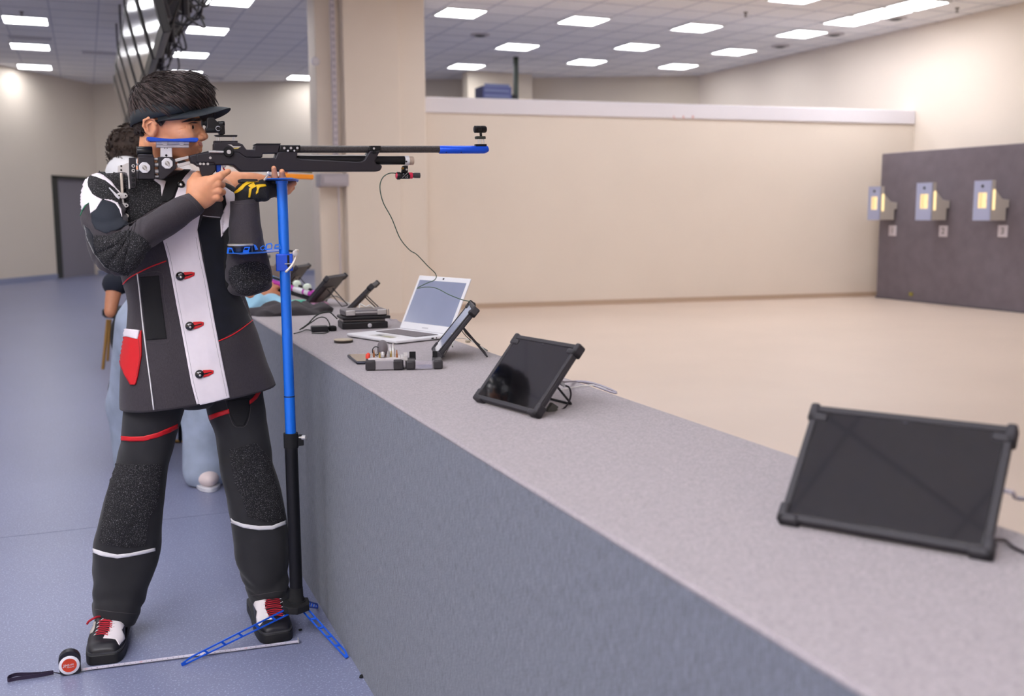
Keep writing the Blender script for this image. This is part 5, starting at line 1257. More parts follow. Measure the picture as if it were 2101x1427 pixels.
build('chuck', MB().lathe(b, e_, [(-.006, .003), (-.004, .0055), (.004, .006), (.010, .0075)], 16), M_silver, sd_, smooth=40)
rg = [b+RB_ @ Vector((-.018+.010*math.cos(a), .02, .010+.012*math.sin(a))) for a in np.linspace(0, 6.0, 16)]
tag(build('wire_ring', MB().tube(rg, .0014, 6), M_dark, None, smooth=180), 'small dark wire ring standing left of the screwdriver in the bit case', 'ring')
# phone
ph = thing('smartphone', PZ(745, 735, HC), 'dark smartphone lying flat left of the open bit case', 'phone')
cs_ = [PZ(x, y, HC+.009) for x, y in ((712, 726.5), (731, 741.5), (800, 740), (776, 724.5))]
build('phone_body', MB().prism(cs_, (0, 0, -.008)), mat('dark_blue_phone', (40, 42, 58), .3, .3), ph, bevel=.003)
cc_ = sum(cs_, Vector())/4; build('phone_screen', MB().prism([cc_+(p-cc_)*.93+Vector((0, 0, .0003)) for p in cs_], (0, 0, .0005)), mat('phone_glass', (120, 112, 100), .06, coat=1), ph)
# tin on the counter
cpt = PZ(705, 702, HC); tn = thing('pellet_tin', cpt, 'round flat tin with a dark rim lying on the counter in front of the laptop', 'tin')
build('tin_body', MB().lathe(cpt, (0, 0, 1), [(.000, .030), (.001, .032), (.008, .032)], 36), mat('dark_tin_rim', (56, 50, 44), .4, .4), tn, smooth=40)
build('tin_lid', MB().lathe(cpt+Vector((0, 0, .008)), (0, 0, 1), [(0, .0325), (.003, .0325), (.0035, .030), (.0030, .028), (.0032, .001)], 36), mat('worn_brass_lid', (190, 178, 156), .4, .3, noise=(60, .15)), tn, smooth=40)
# laptop
lf = Vector((.836, 3.565, HC)); rf_ = Vector((.938, 3.285, HC)); dv = (rf_-lf); wl_ = dv.length; dv.normalize(); db = Vector((-dv.y, dv.x, 0)); RLp = Matrix((dv, db, Vector((0, 0, 1)))).transposed()
lap = thing('laptop', lf, 'open white laptop with a grey blue screen on the counter', 'laptop')
M_lapw = mat('white_laptop_plastic', (232, 232, 236), .4)
DP = .235
def lb(nm, a, b, m, par=lap, **k): return build(nm, MB().box(a, b, RLp, lf), m, par, **k)
base = lb('base', (0, 0, .003), (wl_, DP, .014), M_lapw, bevel=.004)
kb = lb('keyboard', (.030, .105, .0138), (wl_-.030, .205, .0148), mat('grey_keys', (92, 88, 92), .6), base)
keys = MB()
for r_ in range(6):
    for c_ in range(15):
        x = .032+c_*(wl_-.066)/15; y = .107+r_*.0163; keys.box((x, y, .0147), (x+.0145, y+.0135, .0160), RLp, lf)
build('keys', keys, mat('key_tops', (120, 112, 116), .6), kb); bpy.data.objects[-1] if False else None
lb('trackpad', (.105, .020, .0138), (.205, .085, .0143), mat('trackpad', (206, 204, 204), .35), base)
lb('sticker', (.165, .030, .0142), (.225, .055, .0146), mat('green_beige_sticker', (150, 150, 118), .4), base)
lb('sticker', (.120, .040, .0142), (.150, .060, .0146), mat('dark_green_sticker', (40, 60, 50), .4), base)
for y, w_ in ((.20, .012), (.17, .004), (.15, .010)): lb('port', (wl_-.0005, y, .006), (wl_+.0005, y+w_, .011), M_blk, base)
hinge = lf + db*DP + Vector((0, 0, .013)); ta_ = math.radians(27); upv = (db*math.sin(ta_)+Vector((0, 0, math.cos(ta_)))).normalized(); nb_ = dv.cross(upv)
RS = Matrix((dv, upv, nb_)).transposed()
if nb_.dot(db) > 0: sgn = -1
else: sgn = 1
ld = build('lid', MB().box((0, 0, -.003), (wl_, .215, .003), RS, hinge), M_lapw, lap, bevel=.003)
sc_ = build('screen', MB().box((.014, .028, sgn*.003), (wl_-.014, .196, sgn*.0036), RS, hinge), mat('laptop_screen', (132, 138, 162), .18, noise=(5, .08), emit=((150, 158, 190), .12)), ld)
build('webcam', MB().box((wl_/2-.004, .203, sgn*.003), (wl_/2+.004, .209, sgn*.0036), RS, hinge), M_blk, ld)
build('lid_logo', MB().box((wl_/2-.018, .010, sgn*.003), (wl_/2+.018, .015, sgn*.0034), RS, hinge), mat('pale_grey_mark', (200, 200, 206), .5), ld)
# stack of black cases, adapter, cables
def rbox(nm, c, sx, sy, sz, ang, m, par, bevel=.004, z0=None, **k):
    return build(nm, MB().box((-sx/2, -sy/2, 0), (sx/2, sy/2, sz), Matrix.Rotation(ang, 3, 'Z'), c), m, par, bevel=bevel, **k)
c1 = Vector((.968, 3.85, HC)); k1 = thing('equipment_case', c1, 'lower black plastic case of the stack left of the laptop', 'case')
rbox('case_body', c1, .175, .12, .026, -.08, mat('black_case_plastic', (24, 22, 28), .45), k1)
rbox('case_lid', c1+Vector((0, .012, .026)), .165, .10, .009, -.08, mat('pale_case_lid', (160, 154, 156), .5), k1)
build('case_badge', MB().lathe(c1+Vector((.012, -.062, .013)), (0, -1, 0), [(0, .008), (.001, .008), (.002, .006)], 20), M_whitem, k1, smooth=40)
c2 = c1+Vector((.005, .005, .0355)); k2 = thing('equipment_case', c2, 'upper grey and chrome trimmed case on top of the black case stack', 'case')
rbox('case_base', c2, .185, .12, .012, -.03, mat('black_case_plastic', (24, 22, 28), .45), k2)
rbox('case_shell', c2+Vector((0, 0, .0125)), .165, .11, .024, -.03, mat('grey_case_shell', (110, 106, 110), .35, .3), k2, bevel=.006)
for x in (-.064, .058): build('case_latch', MB().box((x-.018, -.060, .016), (x+.018, -.054, .036), None, c2), M_silver, k2, bevel=.003)
build('case_band', MB().box((-.045, -.0585, .024), (.040, -.054, .030), None, c2), M_silver, k2, bevel=.001)
cable('cable', [c2+Vector((-.02, -.02, .040)), c2+Vector((-.015, -.01, .055)), c2+Vector((.005, -.02, .045)), c2+Vector((.02, -.02, .050)), c2+Vector((.035, -.03, .040))], .0030, M_cabwht, 'short white cable bunched on top of the case stack')
c3 = PZ(659, 681, HC); ad = thing('power_adapter', c3, 'small black power adapter on the counter left of the case stack', 'adapter')
rbox('adapter_body', c3+Vector((-.002, .02, 0)), .062, .040, .022, -.1, mat('black_adapter', (30, 30, 38), .4), ad)
rbox('adapter_plug', c3+Vector((.047, .02, 0)), .026, .03, .020, .2, M_blk, ad, bevel=.006)
M_grc = mat('green_black_cable', (32, 44, 36), .5)
cable('cable', [c3+Vector((-.03, .02, .006)), PZ(628, 676, HC+.005), PZ(618, 680, HC+.005), PZ(603, 684, HC+.004)], .0018, M_grc, 'thin dark cable running left from the power adapter to the counter edge')
cable('cable', [PZ(615, 676, HC+.004), PY(632, 664, 3.80), PY(645, 650, 3.80), PY(661, 641, 3.80), PY(676, 640, 3.80), PY(686, 648, 3.80), PY(692, 654, 3.80)], .0024, M_grc, 'dark cable arching high over the power adapter to the case stack')
cable('cable', [PZ(620, 674, HC+.006), PY(640, 660, 3.78), PY(655, 651, 3.78), PY(668, 652, 3.78), PY(676, 664, 3.78), PY(676, 678, 3.77), PZ(664, 683, HC+.004), PZ(640, 683, HC+.003)], .0021, M_grc, 'dark cable looping right over the power adapter body')
cable('cable', [L5(.10, .02, .03), PY(672, 612, 4.9), PY(690, 607, 4.9), PY(702, 614, 4.85), PZ(715, 622, HC+.004), PZ(730, 624, HC+.003)], .0034, M_cabwht, 'white cable arching behind the tablet next to the blue pole')
cable('cable', [c2+Vector((.10, 0, .03)), PZ(800, 655, HC+.01), PZ(812, 655, HC+.006), PZ(818, 660, HC+.004)], .0016, M_cabgry, 'thin grey cable curving right of the case stack toward the laptop')
# cloths, boxes and a second rifle farther down the counter
def lump(name, cx, cy, lx, ly, hz, ang, m, label, cat, seed, amp=.35):
    mb = MB(); rings = []; N_, M_ = 36, 14; Rz = Matrix.Rotation(ang, 3, 'Z')
    for i in range(M_+1):
        t = i/M_; r_ = math.sin(t*math.pi/2); z = hz*math.cos(t*math.pi/2)**.7 if t < 1 else 0
        rg = []
        for j in range(N_):
            a = 2*math.pi*j/N_; f = 1+amp*mn.noise(Vector((math.cos(a)*1.3+seed, math.sin(a)*1.3, t*2)))
            p = Rz @ Vector((lx*r_*math.cos(a)*f, ly*r_*math.sin(a)*f, 0)); zz = max(.001, z*(1+.9*mn.noise(Vector((p.x*16+seed, p.y*16, seed)))))
            rg.append(Vector((cx+p.x, cy+p.y, HC+zz)))
        rings.append(rg)
    rings.append([Vector((q.x, q.y, HC+.0005)) for q in rings[-1]])
    return build(name, MB().loft(rings), m, None, smooth=180, label=label, cat=cat)
lump('folded_jacket', .80, 4.50, .19, .095, .046, -.05, mat('dark_grey_jacket_cloth', (62, 58, 62), .9, bump=(60, .6)), 'dark grey crumpled jacket lying across the counter behind the blue pole', 'jacket', 3)
lump('towel', .735, 4.74, .15, .10, .060, .1, mat('light_blue_towel', (150, 196, 220), .9, bump=(80, .5)), 'light blue towel bunched on the counter beside the bare hand', 'towel', 9)
lump('cloth', .98, 4.78, .07, .05, .02, .3, mat('pink_cloth', (214, 160, 196), .9), 'small pink cloth on the counter right of the green box', 'cloth', 14)
bx_ = PZ(612, 627, HC); gb = build('small_box', MB().box((-.036, 0, 0), (.036, .04, .026), Matrix.Rotation(-.1, 3, 'Z'), bx_), mat('green_card', (90, 190, 160), .6), None, bevel=.002, label='small turquoise green box on the counter right of the blue pole', cat='box')
M_purp = mat('purple_pink_anodised', (190, 60, 176), .35, .2)
r2 = thing('air_rifle', PZ(600, 600, HC), 'purple and white target rifle lying on the counter by the far tablets', 'rifle')
a0, a1 = PY(556, 577, 5.35), PY(655, 608, 5.10)
def r2p(t): return a0+(a1-a0)*t
build('barrel', MB().tube([r2p(0), r2p(.92)], .014, 16), M_purp, r2, smooth=60)
build('stock', MB().tube([r2p(.05)-Vector((0, 0, .026)), r2p(.98)-Vector((0, 0, .024))], .011, 12), M_blk, r2, smooth=60)
build('white_sleeve', MB().tube([r2p(.50), r2p(.68)], .017, 16), M_whitem, r2, smooth=60)
build('white_sleeve', MB().tube([r2p(.72)+Vector((0, 0, .002)), r2p(.80)+Vector((0, 0, .001))], .0155, 16), M_whitem, r2, smooth=60)
for t in (.55, .76): build('sight', MB().ball(r2p(t)+Vector((0, 0, .030)), (.022, .016, .018), 14, 10), mat('white_green_sight', (222, 236, 220), .4), r2, smooth=180)
build('sight_rail', MB().tube([r2p(.05)+Vector((0, 0, .024)), r2p(.85)+Vector((0, 0, .022))], .006, 8), M_dark, r2, smooth=60)
build('muzzle_block', MB().box((-.03, -.02, -.02), (.03, .02, .03), None, r2p(.97)), M_purp, r2, bevel=.006)
build('bipod', MB().tube([r2p(.9), r2p(.92)+Vector((.0, .02, -.075))], .005, 8), M_dark, r2, smooth=60)
build('bipod', MB().tube([r2p(.15), r2p(.12)+Vector((.0, .02, -.12))], .005, 8), M_dark, r2, smooth=60)
bq = PY(560, 570, 5.9); build('strap_case', MB().box((-.10, -.02, -.012), (.10, .02, .012), Matrix.Rotation(.38, 3, 'Y'), bq), mat('sky_blue_plastic', (50, 160, 226), .4), None, bevel=.004, label='sky blue strip shaped case left of the blue pole, above the hand', cat='case')
bq = PZ(558, 566, HC+.02); lump('bag', bq.x, bq.y, .16, .12, .09, .2, mat('brown_grey_bag', (112, 98, 92), .9), 'brownish grey soft bag on the far counter left of the blue pole', 'bag', 31)

# ------------------------------------------------------------------ people farther back
def soft(name, lo, hi, h, ops, m, par, **k):
    f = Field(lo, hi, h)
    for op in ops: getattr(f, op[0])(*op[1:])
    v, q = f.mesh(); v = relax(v, q, 2, .5); return mesh_np(name, v, q, m, par, **k)
def wp_(x, y, d): return np.array(PY(x, y, d))
Y2 = 5.0
hd = wp_(283, 318, Y2+.02); shR = wp_(262, 360, Y2-.02); shL = wp_(400, 372, Y2+.1); hip = wp_(335, 650, Y2+.05); fL = wp_(425, 1000, 4.92); fR = wp_(284, 985, 5.30); kL2 = wp_(425, 850, 4.95); kR2 = wp_(272, 830, 5.25)
el2 = wp_(480, 372, Y2-.02); hn2 = wp_(560, 362, Y2+.02); elR = wp_(330, 440, Y2-.15); hnR = wp_(455, 375, Y2-.05)
lo = (-.3, 4.5, 0.0); hi = (1.3, 5.6, 1.85)
ops = [('ell', hd, (.095, .078, .112), .02), ('cone', hd, (shR+shL)/2, .055, .06, .03), ('cone', shR, shL, .06, .06, .03), ('cone', (shR+shL)/2, hip, .12, .13, .05),
       ('chain', [shR, elR, hnR], [.05, .04, .028], .02), ('chain', [shL, el2, hn2], [.05, .043, .028], .02), ('chain', [hip+[.08, 0, 0], kL2, fL], [.085, .06, .04], .03), ('chain', [hip-[.08, 0, 0], kR2, fR], [.085, .06, .04], .03),
       ('chain', [hn2, hn2+[.05, 0, .02], hn2+[.075, 0, .05]], [.028, .02, .012], .01), ('chain', [hnR, hnR+[.05, 0, .0], hnR+[.08, 0, .02]], [.028, .02, .012], .01)]
p2 = soft('person', lo, hi, .012, ops, M_skin, None, label='person in white t-shirt and light jeans aiming behind the front shooter, mostly hidden', cat='person')
soft('t_shirt', lo, hi, .012, [('cone', shR, shL, .095, .085, .03), ('cone', (shR+shL)/2, hip, .145, .155, .05), ('chain', [shR, (shR*.5+elR*.5)], [.085, .07], .02), ('chain', [shL, (shL*.55+el2*.45)], [.08, .07], .02), ('ell', shR+[.02, 0, .03], (.08, .08, .055), .03)], mat('white_cotton', (232, 232, 234), .85), p2)
soft('jeans', lo, hi, .012, [('cone', hip+[0, 0, .06], hip, .15, .155, .03), ('chain', [hip+[.07, 0, -.03], kL2, fL+[0, 0, .09]], [.12, .112, .108], .04), ('chain', [hip-[.09, 0, .03], kR2, fR+[0, 0, .08]], [.125, .115, .11], .04)], mat('light_washed_denim', (156, 168, 188), .85, noise=(9, .18), bump=(200, .3)), p2)
M_snk = mat('pinkish_white_sneaker', (226, 210, 208), .6)
for fpt in (fL, fR):
    c = Vector(fpt); sn_ = soft('sneaker', c-Vector((.10, .22, .05)), c+Vector((.12, .14, .12)), .006, [('ell', (c.x, c.y-.04, .050), (.052, .12, .045), .02), ('ell', (c.x, c.y+.03, .085), (.048, .06, .05), .02)], M_snk, p2)
    build('sneaker_sole', MB().prism(smooth_poly3(c) if False else [Vector((c.x+.055*math.cos(a), c.y-.04+.13*math.sin(a), 0)) for a in np.linspace(0, 6.0, 22)], (0, 0, .022)), M_whitem, sn_, bevel=.004)
# curly hair
hh = soft('hair', hd-np.array([.16, .16, .16]), hd+np.array([.16, .16, .18]), .007, [('ell', hd+[-.015, 0, .02], (.105, .10, .115), .02), ('ell', hd+[-.06, 0, -.03], (.06, .08, .08), .02)], mat('curly_dark_hair', (52, 36, 26), .7, noise=(60, .5)), p2)
cu = MB()
for i in range(420):
    th = random.uniform(0, 6.28); ph_ = random.uniform(-.9, 1.5); dirv = Vector((math.cos(th)*math.cos(ph_), math.sin(th)*math.cos(ph_), math.sin(ph_)))
    if dirv.x > .5 and dirv.z < .3: continue
    c = Vector(hd)+Vector((-.02+dirv.x*.102, dirv.y*.10, .01+dirv.z*.115)); e_ = dirv.orthogonal().normalized(); g_ = dirv.cross(e_)
    pts = [c+dirv*.004*k+(e_*math.cos(k*1.2+th)+g_*math.sin(k*1.2+th))*.010 for k in range(6)]
    cu.tube(pts, [.004, .004, .0035, .003, .0025, .001], 4)
build('curls', cu, MATS['curly_dark_hair'], hh, smooth=180)
# the rifle that person holds
r3 = thing('air_rifle', wp_(600, 362, Y2), 'target rifle with a bright orange fore part behind the stand top', 'rifle')
build('fore_end', MB().prism([PY(x, y, Y2-.02) for x, y in ((575, 355), (644, 358), (644, 368), (600, 366), (575, 364))], (0, .04, 0)), mat('orange_rifle_stock', (250, 150, 30), .45), r3, bevel=.004)
build('stock', MB().prism([PY(x, y, Y2-.02) for x, y in ((330, 330), (470, 340), (480, 345), (576, 350), (576, 362), (480, 358), (400, 362), (330, 352))], (0, .04, 0)), mat('white_rifle_stock', (222, 214, 206), .5), r3, bevel=.004)
build('barrel', MB().tube([PY(470, 338, Y2), PY(640, 352, Y2)], .008, 12), mat('olive_barrel', (120, 130, 90), .4), r3, smooth=60)
# third person in black, bending to the counter
Y3 = 5.55
h3 = wp_(430, 480, Y3); s3 = wp_(400, 530, Y3); s3b = wp_(300, 545, Y3+.1); hp3 = wp_(285, 690, Y3+.15); e3 = wp_(470, 590, Y3-.1); n3_ = wp_(535, 604, 5.30); e3b = wp_(236, 582, Y3-.05); n3b = wp_(226, 640, Y3-.1)
k3 = wp_(262, 800, Y3+.2); f3 = wp_(268, 930, Y3+.2); k3b = wp_(330, 800, Y3+.3); f3b = wp_(330, 930, Y3+.3)
lo = (-.3, 5.0, 0.0); hi = (1.2, 6.3, 1.6)
hand3 = [('chain', [n3_, wp_(556, 598, 5.28), wp_(572, 603, 5.27)], [.034, .026, .014], .012), ('chain', [n3_, wp_(560, 590, 5.30), wp_(576, 588, 5.30)], [.03, .018, .012], .008), ('chain', [n3_, wp_(552, 608, 5.26), wp_(566, 613, 5.25)], [.03, .016, .012], .008), ('chain', [n3_, wp_(545, 588, 5.32), wp_(560, 580, 5.33)], [.026, .016, .012], .008)]
p3 = soft('person', lo, hi, .010, [('ell', h3, (.09, .078, .105), .02), ('cone', h3, s3, .05, .06, .03), ('cone', s3, s3b, .07, .07, .03), ('cone', (s3+s3b)/2, hp3, .10, .11, .05), ('chain', [s3, e3, n3_], [.05, .042, .032], .02), ('chain', [s3b, e3b, n3b], [.05, .042, .03], .02),
     ('chain', [hp3, k3, f3], [.08, .06, .04], .03), ('chain', [hp3, k3b, f3b], [.08, .06, .04], .03)] + hand3, mat('tan_skin', (196, 132, 98), .5, noise=(60, .05)), None, label='person in black reaching a bare hand to the counter, hidden behind the shooter', cat='person')
soft('black_t_shirt', lo, hi, .012, [('cone', s3, s3b, .10, .10, .03), ('cone', (s3+s3b)/2, hp3, .13, .13, .05), ('chain', [s3, s3*.5+e3*.5], [.085, .065], .02), ('chain', [s3b, e3b], [.085, .062], .02)], mat('black_navy_cotton', (22, 28, 42), .85), p3)
soft('black_trousers', lo, hi, .012, [('cone', hp3+[0, 0, .05], hp3, .13, .135, .03), ('chain', [hp3, k3, f3+[0, 0, .06]], [.12, .09, .07], .04), ('chain', [hp3, k3b, f3b+[0, 0, .06]], [.12, .09, .07], .04)], M_blk, p3)
# stool with brass legs
sl_ = thing('stool', PZ(290, 700, 0), 'stool with thin brass legs behind the shooter, legs showing at the left', 'stool')
M_brassl = mat('brass_leg', (176, 134, 72), .35, .6)
z_s = .66; ctr = Vector((.33, 8.6, 0))
A1, A2 = PZ(211, 757, 0), PZ(221, 740, 0)
for g0, tpx in ((A1, (221, 655)), (A2, (226, 655))): build('leg', MB().tube([g0, PY(*tpx, g0.y)], .013, 10), M_brassl, sl_, smooth=60)
t0 = PY(223, 655, A1.y); 
for off in (Vector((.38, .05, 0)), Vector((.36, .45, 0))): build('leg', MB().tube([A1+off+Vector((.02, 0, 0)), Vector((A1.x+off.x-.03, A1.y+off.y, t0.z))], .013, 10), M_brassl, sl_, smooth=60)
build('seat', MB().lathe((A1.x+.22, A1.y+.2, t0.z), (0, 0, 1), [(0, .18), (.02, .20), (.06, .20), (.08, .17)], 28), M_blk, sl_, smooth=40)
s2_ = thing('stool', PZ(390, 905, 0), 'second brass footed stool, its foot rail showing between the shooter\'s legs', 'stool')
fr0 = PY(362, 904, 5.9); build('foot_rail', MB().tube([PY(352, 904, 5.9), PY(386, 906, 5.9)], .010, 10), M_brassl, s2_, smooth=60)
for x in (.0, -.34):
    for y in (0, .3): build('leg', MB().tube([Vector((fr0.x+.02+x*.9, 5.9+y, 0)), Vector((fr0.x+.04+x*.8, 5.9+y, .62))], .011, 10), M_dark, s2_, smooth=60)
build('seat', MB().lathe((fr0.x-.08, 6.05, .62), (0, 0, 1), [(0, .18), (.05, .19), (.07, .16)], 28), M_blk, s2_, smooth=40)
# ------------------------------------------------------------------ hanging screens
M_tvf = mat('black_screen_frame', (22, 22, 25), .4); M_tvs = mat('grey_glossy_screen', (96, 92, 88), .16, spec=.7, coat=.6)
M_bracket = mat('dark_bracket', (40, 36, 42), .5, .3)
tv_lab = ['nearest hanging screen in the row above the firing line', 'second hanging screen from the near end of the row', 'third hanging screen from the near end of the row', 'fourth hanging screen from the near end of the row', 'third from last screen of the hanging row', 'next to last screen of the hanging row', 'farthest screen of the hanging row, lowest in the picture']
for i in range(7):
    y0 = 6.75 + i*1.30; x0 = .50 + i*.012; z0 = 2.36 + .018*i; W_, Ht = 1.14, .60; ti = math.radians(-13); yw = math.radians(-1.0)
    rot = Matrix.Rotation(yw, 3, 'Z') @ Matrix.Rotation(ti, 3, 'Y'); b = Vector((x0, y0, z0))
    t = thing('hanging_screen', b, tv_lab[i], 'screen', 'hanging screens above the firing line')
    build('frame', MB().box((0, 0, 0), (.05, W_, Ht), rot, b), M_tvf, t, bevel=.006)
    build('display', MB().box((-.003, .075, .06), (.002, W_-.075, Ht-.05), rot, b), M_tvs, t)
    build('rear_housing', MB().box((.05, .25, .12), (.10, W_-.25, Ht-.14), rot, b), M_bracket, t, bevel=.01)
    arm = MB(); c = b + rot @ Vector((.09, W_/2, Ht*.5)); arm.box((-.02, -.12, -.14), (.02, .12, .14), rot, c); arm.tube([c, c+Vector((.16, 0, .02))], .022, 10); arm.tube([c+Vector((.16, 0, -.10)), Vector((c.x+.16, c.y, CZ))], .024, 12); arm.tube([c+Vector((0, 0, -.12)), c+Vector((.16, 0, .14))], .012, 8); arm.box((-.07, -.07, -.01), (.07, .07, 0), None, (c.x+.16, c.y, CZ))
    build('ceiling_bracket', arm, M_bracket, t)
    for k in range(3):
        q = c+Vector((.12+.08*k, -.35+.30*k, .08+.10*k)); build('junction_box', MB().box((-.06, -.11, -.06), (.06, .11, .06), Matrix.Rotation(.3*k, 3, 'X'), q), M_bracket, t, bevel=.006)
    cb = MB()
    for k in range(14):
        a = c+Vector((random.uniform(.02, .22), random.uniform(-.5, .5), random.uniform(-.1, .35))); e = Vector((c.x+random.uniform(.12, .5), c.y+random.uniform(-.5, .5), random.uniform(c.z+.1, CZ)))
        m_ = (a+e)/2+Vector((random.uniform(0, .18), random.uniform(-.1, .1), -random.uniform(.05, .22))); cb.tube(bez([a, m_, e], 6), .008, 6)
    build('cables', cb, mat('black_cable_bundle', (30, 28, 32), .5), t, smooth=180)
rl = MB(); rl.box((.52, 5.5, 3.36), (.60, 16.6, 3.44)); rl.box((.70, 5.5, 3.5), (.74, 16.6, 3.54))
for k in range(8): rl.tube([Vector((.56, 5.9+1.45*k, 3.4)), Vector((.56, 5.9+1.45*k, CZ))], .012, 8); rl.tube([Vector((.72, 5.9+1.45*k, 3.52)), Vector((.72, 5.9+1.45*k, CZ))], .010, 8)
build('mounting_rail', rl, M_bracket, None, label='long dark mounting rail above the row of hanging screens', cat='rail')

# ------------------------------------------------------------------ target wall
XP = 10.70
bp = thing('backing_panel', (XP, 9, 0), 'large dark grey cloth panel behind the three lit target boxes', 'panel')
yN, yF = 3.5, PX(1797, 611, XP).y
build('panel_board', MB().box((XP, yN, .0), (XP+.10, yF, 2.09)), M_panel, bp, bevel=.01)
build('panel_base', MB().box((XP-.012, yN, .0), (XP, yF, .03)), mat('panel_base_strip', (96, 92, 100), .7), bp)
def target(fx0, fx1, fy0, fy1, label):
    XF = 10.38
    a, b = PX(fx0, fy1, XF), PX(fx1, fy0, XF); yfar, ynear, zb, zt = a.y, b.y, a.z, b.z; w = yfar-ynear; h = zt-zb
    t = thing('electronic_target', (XF, ynear, zb), label, 'target', 'electronic targets on the grey panel')
    fm = MB(); o = .012
    wy0, wy1, wz0, wz1 = ynear+w*.22, yfar-w*.24, zb+h*.31, zt-h*.30
    for y0, y1, z0, z1 in ((ynear, wy0, zb, zt), (wy1, yfar, zb, zt), (wy0, wy1, zb, wz0), (wy0, wy1, wz1, zt)): fm.box((XF, y0, z0), (XF+o, y1, z1))
    build('front_plate', fm, mat('blue_grey_target_plate', (176, 182, 214), .5), t)
    build('lit_window', MB().box((XF+.014, wy0-.01, wz0-.01), (XF+.018, wy1+.01, wz1+.01)), mat('warm_target_glow', (120, 100, 70), .6, emit=((255, 226, 170), 1.15)), t)
    for yy_, w2_ in ((.62, .05), (.80, .04)): build('paper_strip', MB().box((XF+.012, wy0+(wy1-wy0)*yy_, wz0+.005), (XF+.0138, wy0+(wy1-wy0)*(yy_+w2_), wz1-.005)), mat('orange_shade_paper', (240, 190, 120), .7), t)
    wv = MB(); yc = wy0+.10*w
    wv.prism([Vector((XF+.0115, wy0+w*.005, wz0+(wz1-wz0)*.30)), Vector((XF+.0115, wy0+w*.08, wz0+(wz1-wz0)*.45)), Vector((XF+.0115, wy0+w*.005, wz0+(wz1-wz0)*.60)), Vector((XF+.0115, wy0+w*.001, wz0+(wz1-wz0)*.45))], (.002, 0, 0)); build('paper_edge', wv, mat('orange_shade_paper', (240, 190, 120), .7), t)
    build('bolt', MB().lathe((XF, (wy0+wy1)/2, zt-h*.14), (-1, 0, 0), [(0, .018), (.006, .018), (.010, .012)], 16), M_dark, t, smooth=40)
    yn = ynear
    side = [(XF+.024, zb), (XF+.024, zt), (XF+.075, zt), (XF+.075, zt-h*.22), (XF+.20, zt-h*.46), (XP-.002, zt-h*.48), (XP-.002, zt-h*.68), (XF+.27, zt-h*.68), (XF+.27, zb)]
    build('housing', MB().prism([Vector((x, yn, z)) for x, z in side], (0, w*.9, 0)), mat('cream_target_housing', (196, 188, 180), .55), t, bevel=.004)
    sl = [(XF+.055+.022*math.cos(a), (zb+zt)/2+.01+h*.22*(1 if math.sin(a) > 0 else -1)+.02*math.sin(a)) for a in np.linspace(0, 2*math.pi, 17)[:-1]]
    build('side_light', MB().prism([Vector((x, yn-.006, z)) for x, z in sl], (0, .005, 0)), mat('warm_slot_glow', (120, 100, 70), .6, emit=((255, 228, 170), 1.3)), t)
    return t, ynear, zb
Tl = [((1779.5, 1806.5, 382, 451), 'lit target box farthest left, beside the cream wall', '1', (1832, 473)), ((1877.5, 1913, 374, 451.5), 'middle one of the three lit target boxes', '2', (1936, 474)), ((1995, 2034.5, 369.5, 452), 'lit target box nearest the right edge of the picture', '3', (2058, 474))]
gl = ['left', 'middle', 'right']
for (a, lab, num, sp_), g_ in zip(Tl, gl):
    target(*a, lab)
    q = PX(*sp_, XP); s_ = thing('number_plate', (XP, q.y, q.z), 'small white number plate below the %s target box' % g_, 'number plate', 'number plates below the target boxes')
    build('plate', MB().box((XP-.010, q.y-.075, q.z-.075), (XP-.001, q.y+.075, q.z+.075)), mat('white_number_plate', (214, 206, 214), .6), s_, bevel=.01)
    text('number', num, (XP-.0105, q.y, q.z), .11, M_dark, s_, rx=90, rz=-90, ext=.0005)
q = PX(1870, 603, XP); build('floor_socket', MB().box((-.02, -.03, -.025), (0, .03, .025), None, q), mat('yellow_green_socket', (150, 142, 60), .5), None, bevel=.006, label='tiny yellowish socket low on the grey target panel', cat='socket')

# ------------------------------------------------------------------ pillar fittings, ceiling fittings
cd = thing('conduit', PY(690, 200, 12.5), 'thin grey cable conduit running down the pillar', 'conduit')
xc = PY(690, 200, 12.48).x
m = MB(); m.box((xc-.055, 12.455, 1.85), (xc+.005, 12.50, CZ))
build('cable_trunk', m, mat('pale_lilac_trunking', (206, 198, 204), .6), cd, bevel=.004)
lk = MB()
for k in range(26): z = 1.9+k*.078; lk.box((xc-.045, 12.448, z), (xc-.005, 12.456, z+.04), Matrix.Rotation(0, 3, 'Y'))
build('trunk_slots', lk, mat('grey_slot', (176, 168, 178), .6), cd)
build('lower_tube', MB().tube([Vector((xc, 12.488, 1.7)), Vector((xc, 12.488, .4))], .010, 8), mat('pale_lilac_trunking', (206, 198, 204), .6), cd, smooth=60)
e0, e1 = PY(657, 382, 12.44), PY(714, 356, 12.44)
jb = thing('junction_box', e0, 'grey electrical box on the pillar behind the rifle barrel', 'electrical box')
build('box_body', MB().box((e0.x, 12.40, e0.z), (e1.x, 12.70, e1.z)), mat('grey_electrical_box', (176, 170, 178), .5), jb, bevel=.01)
build('box_cover', MB().box((e0.x+.03, 12.392, e0.z+.03), (e1.x-.03, 12.40, e1.z-.03)), mat('grey_box_cover', (186, 180, 188), .5), jb, bevel=.003)
q = PY(647, 126, 12.66); build('round_detector', MB().lathe(q, (0, -1, 0), [(-.03, .05), (0, .055), (.03, .045), (.04, .02)], 20), mat('white_detector', (236, 232, 238), .4), None, smooth=50, label='small round white detector at the left edge of the pillar', cat='detector')
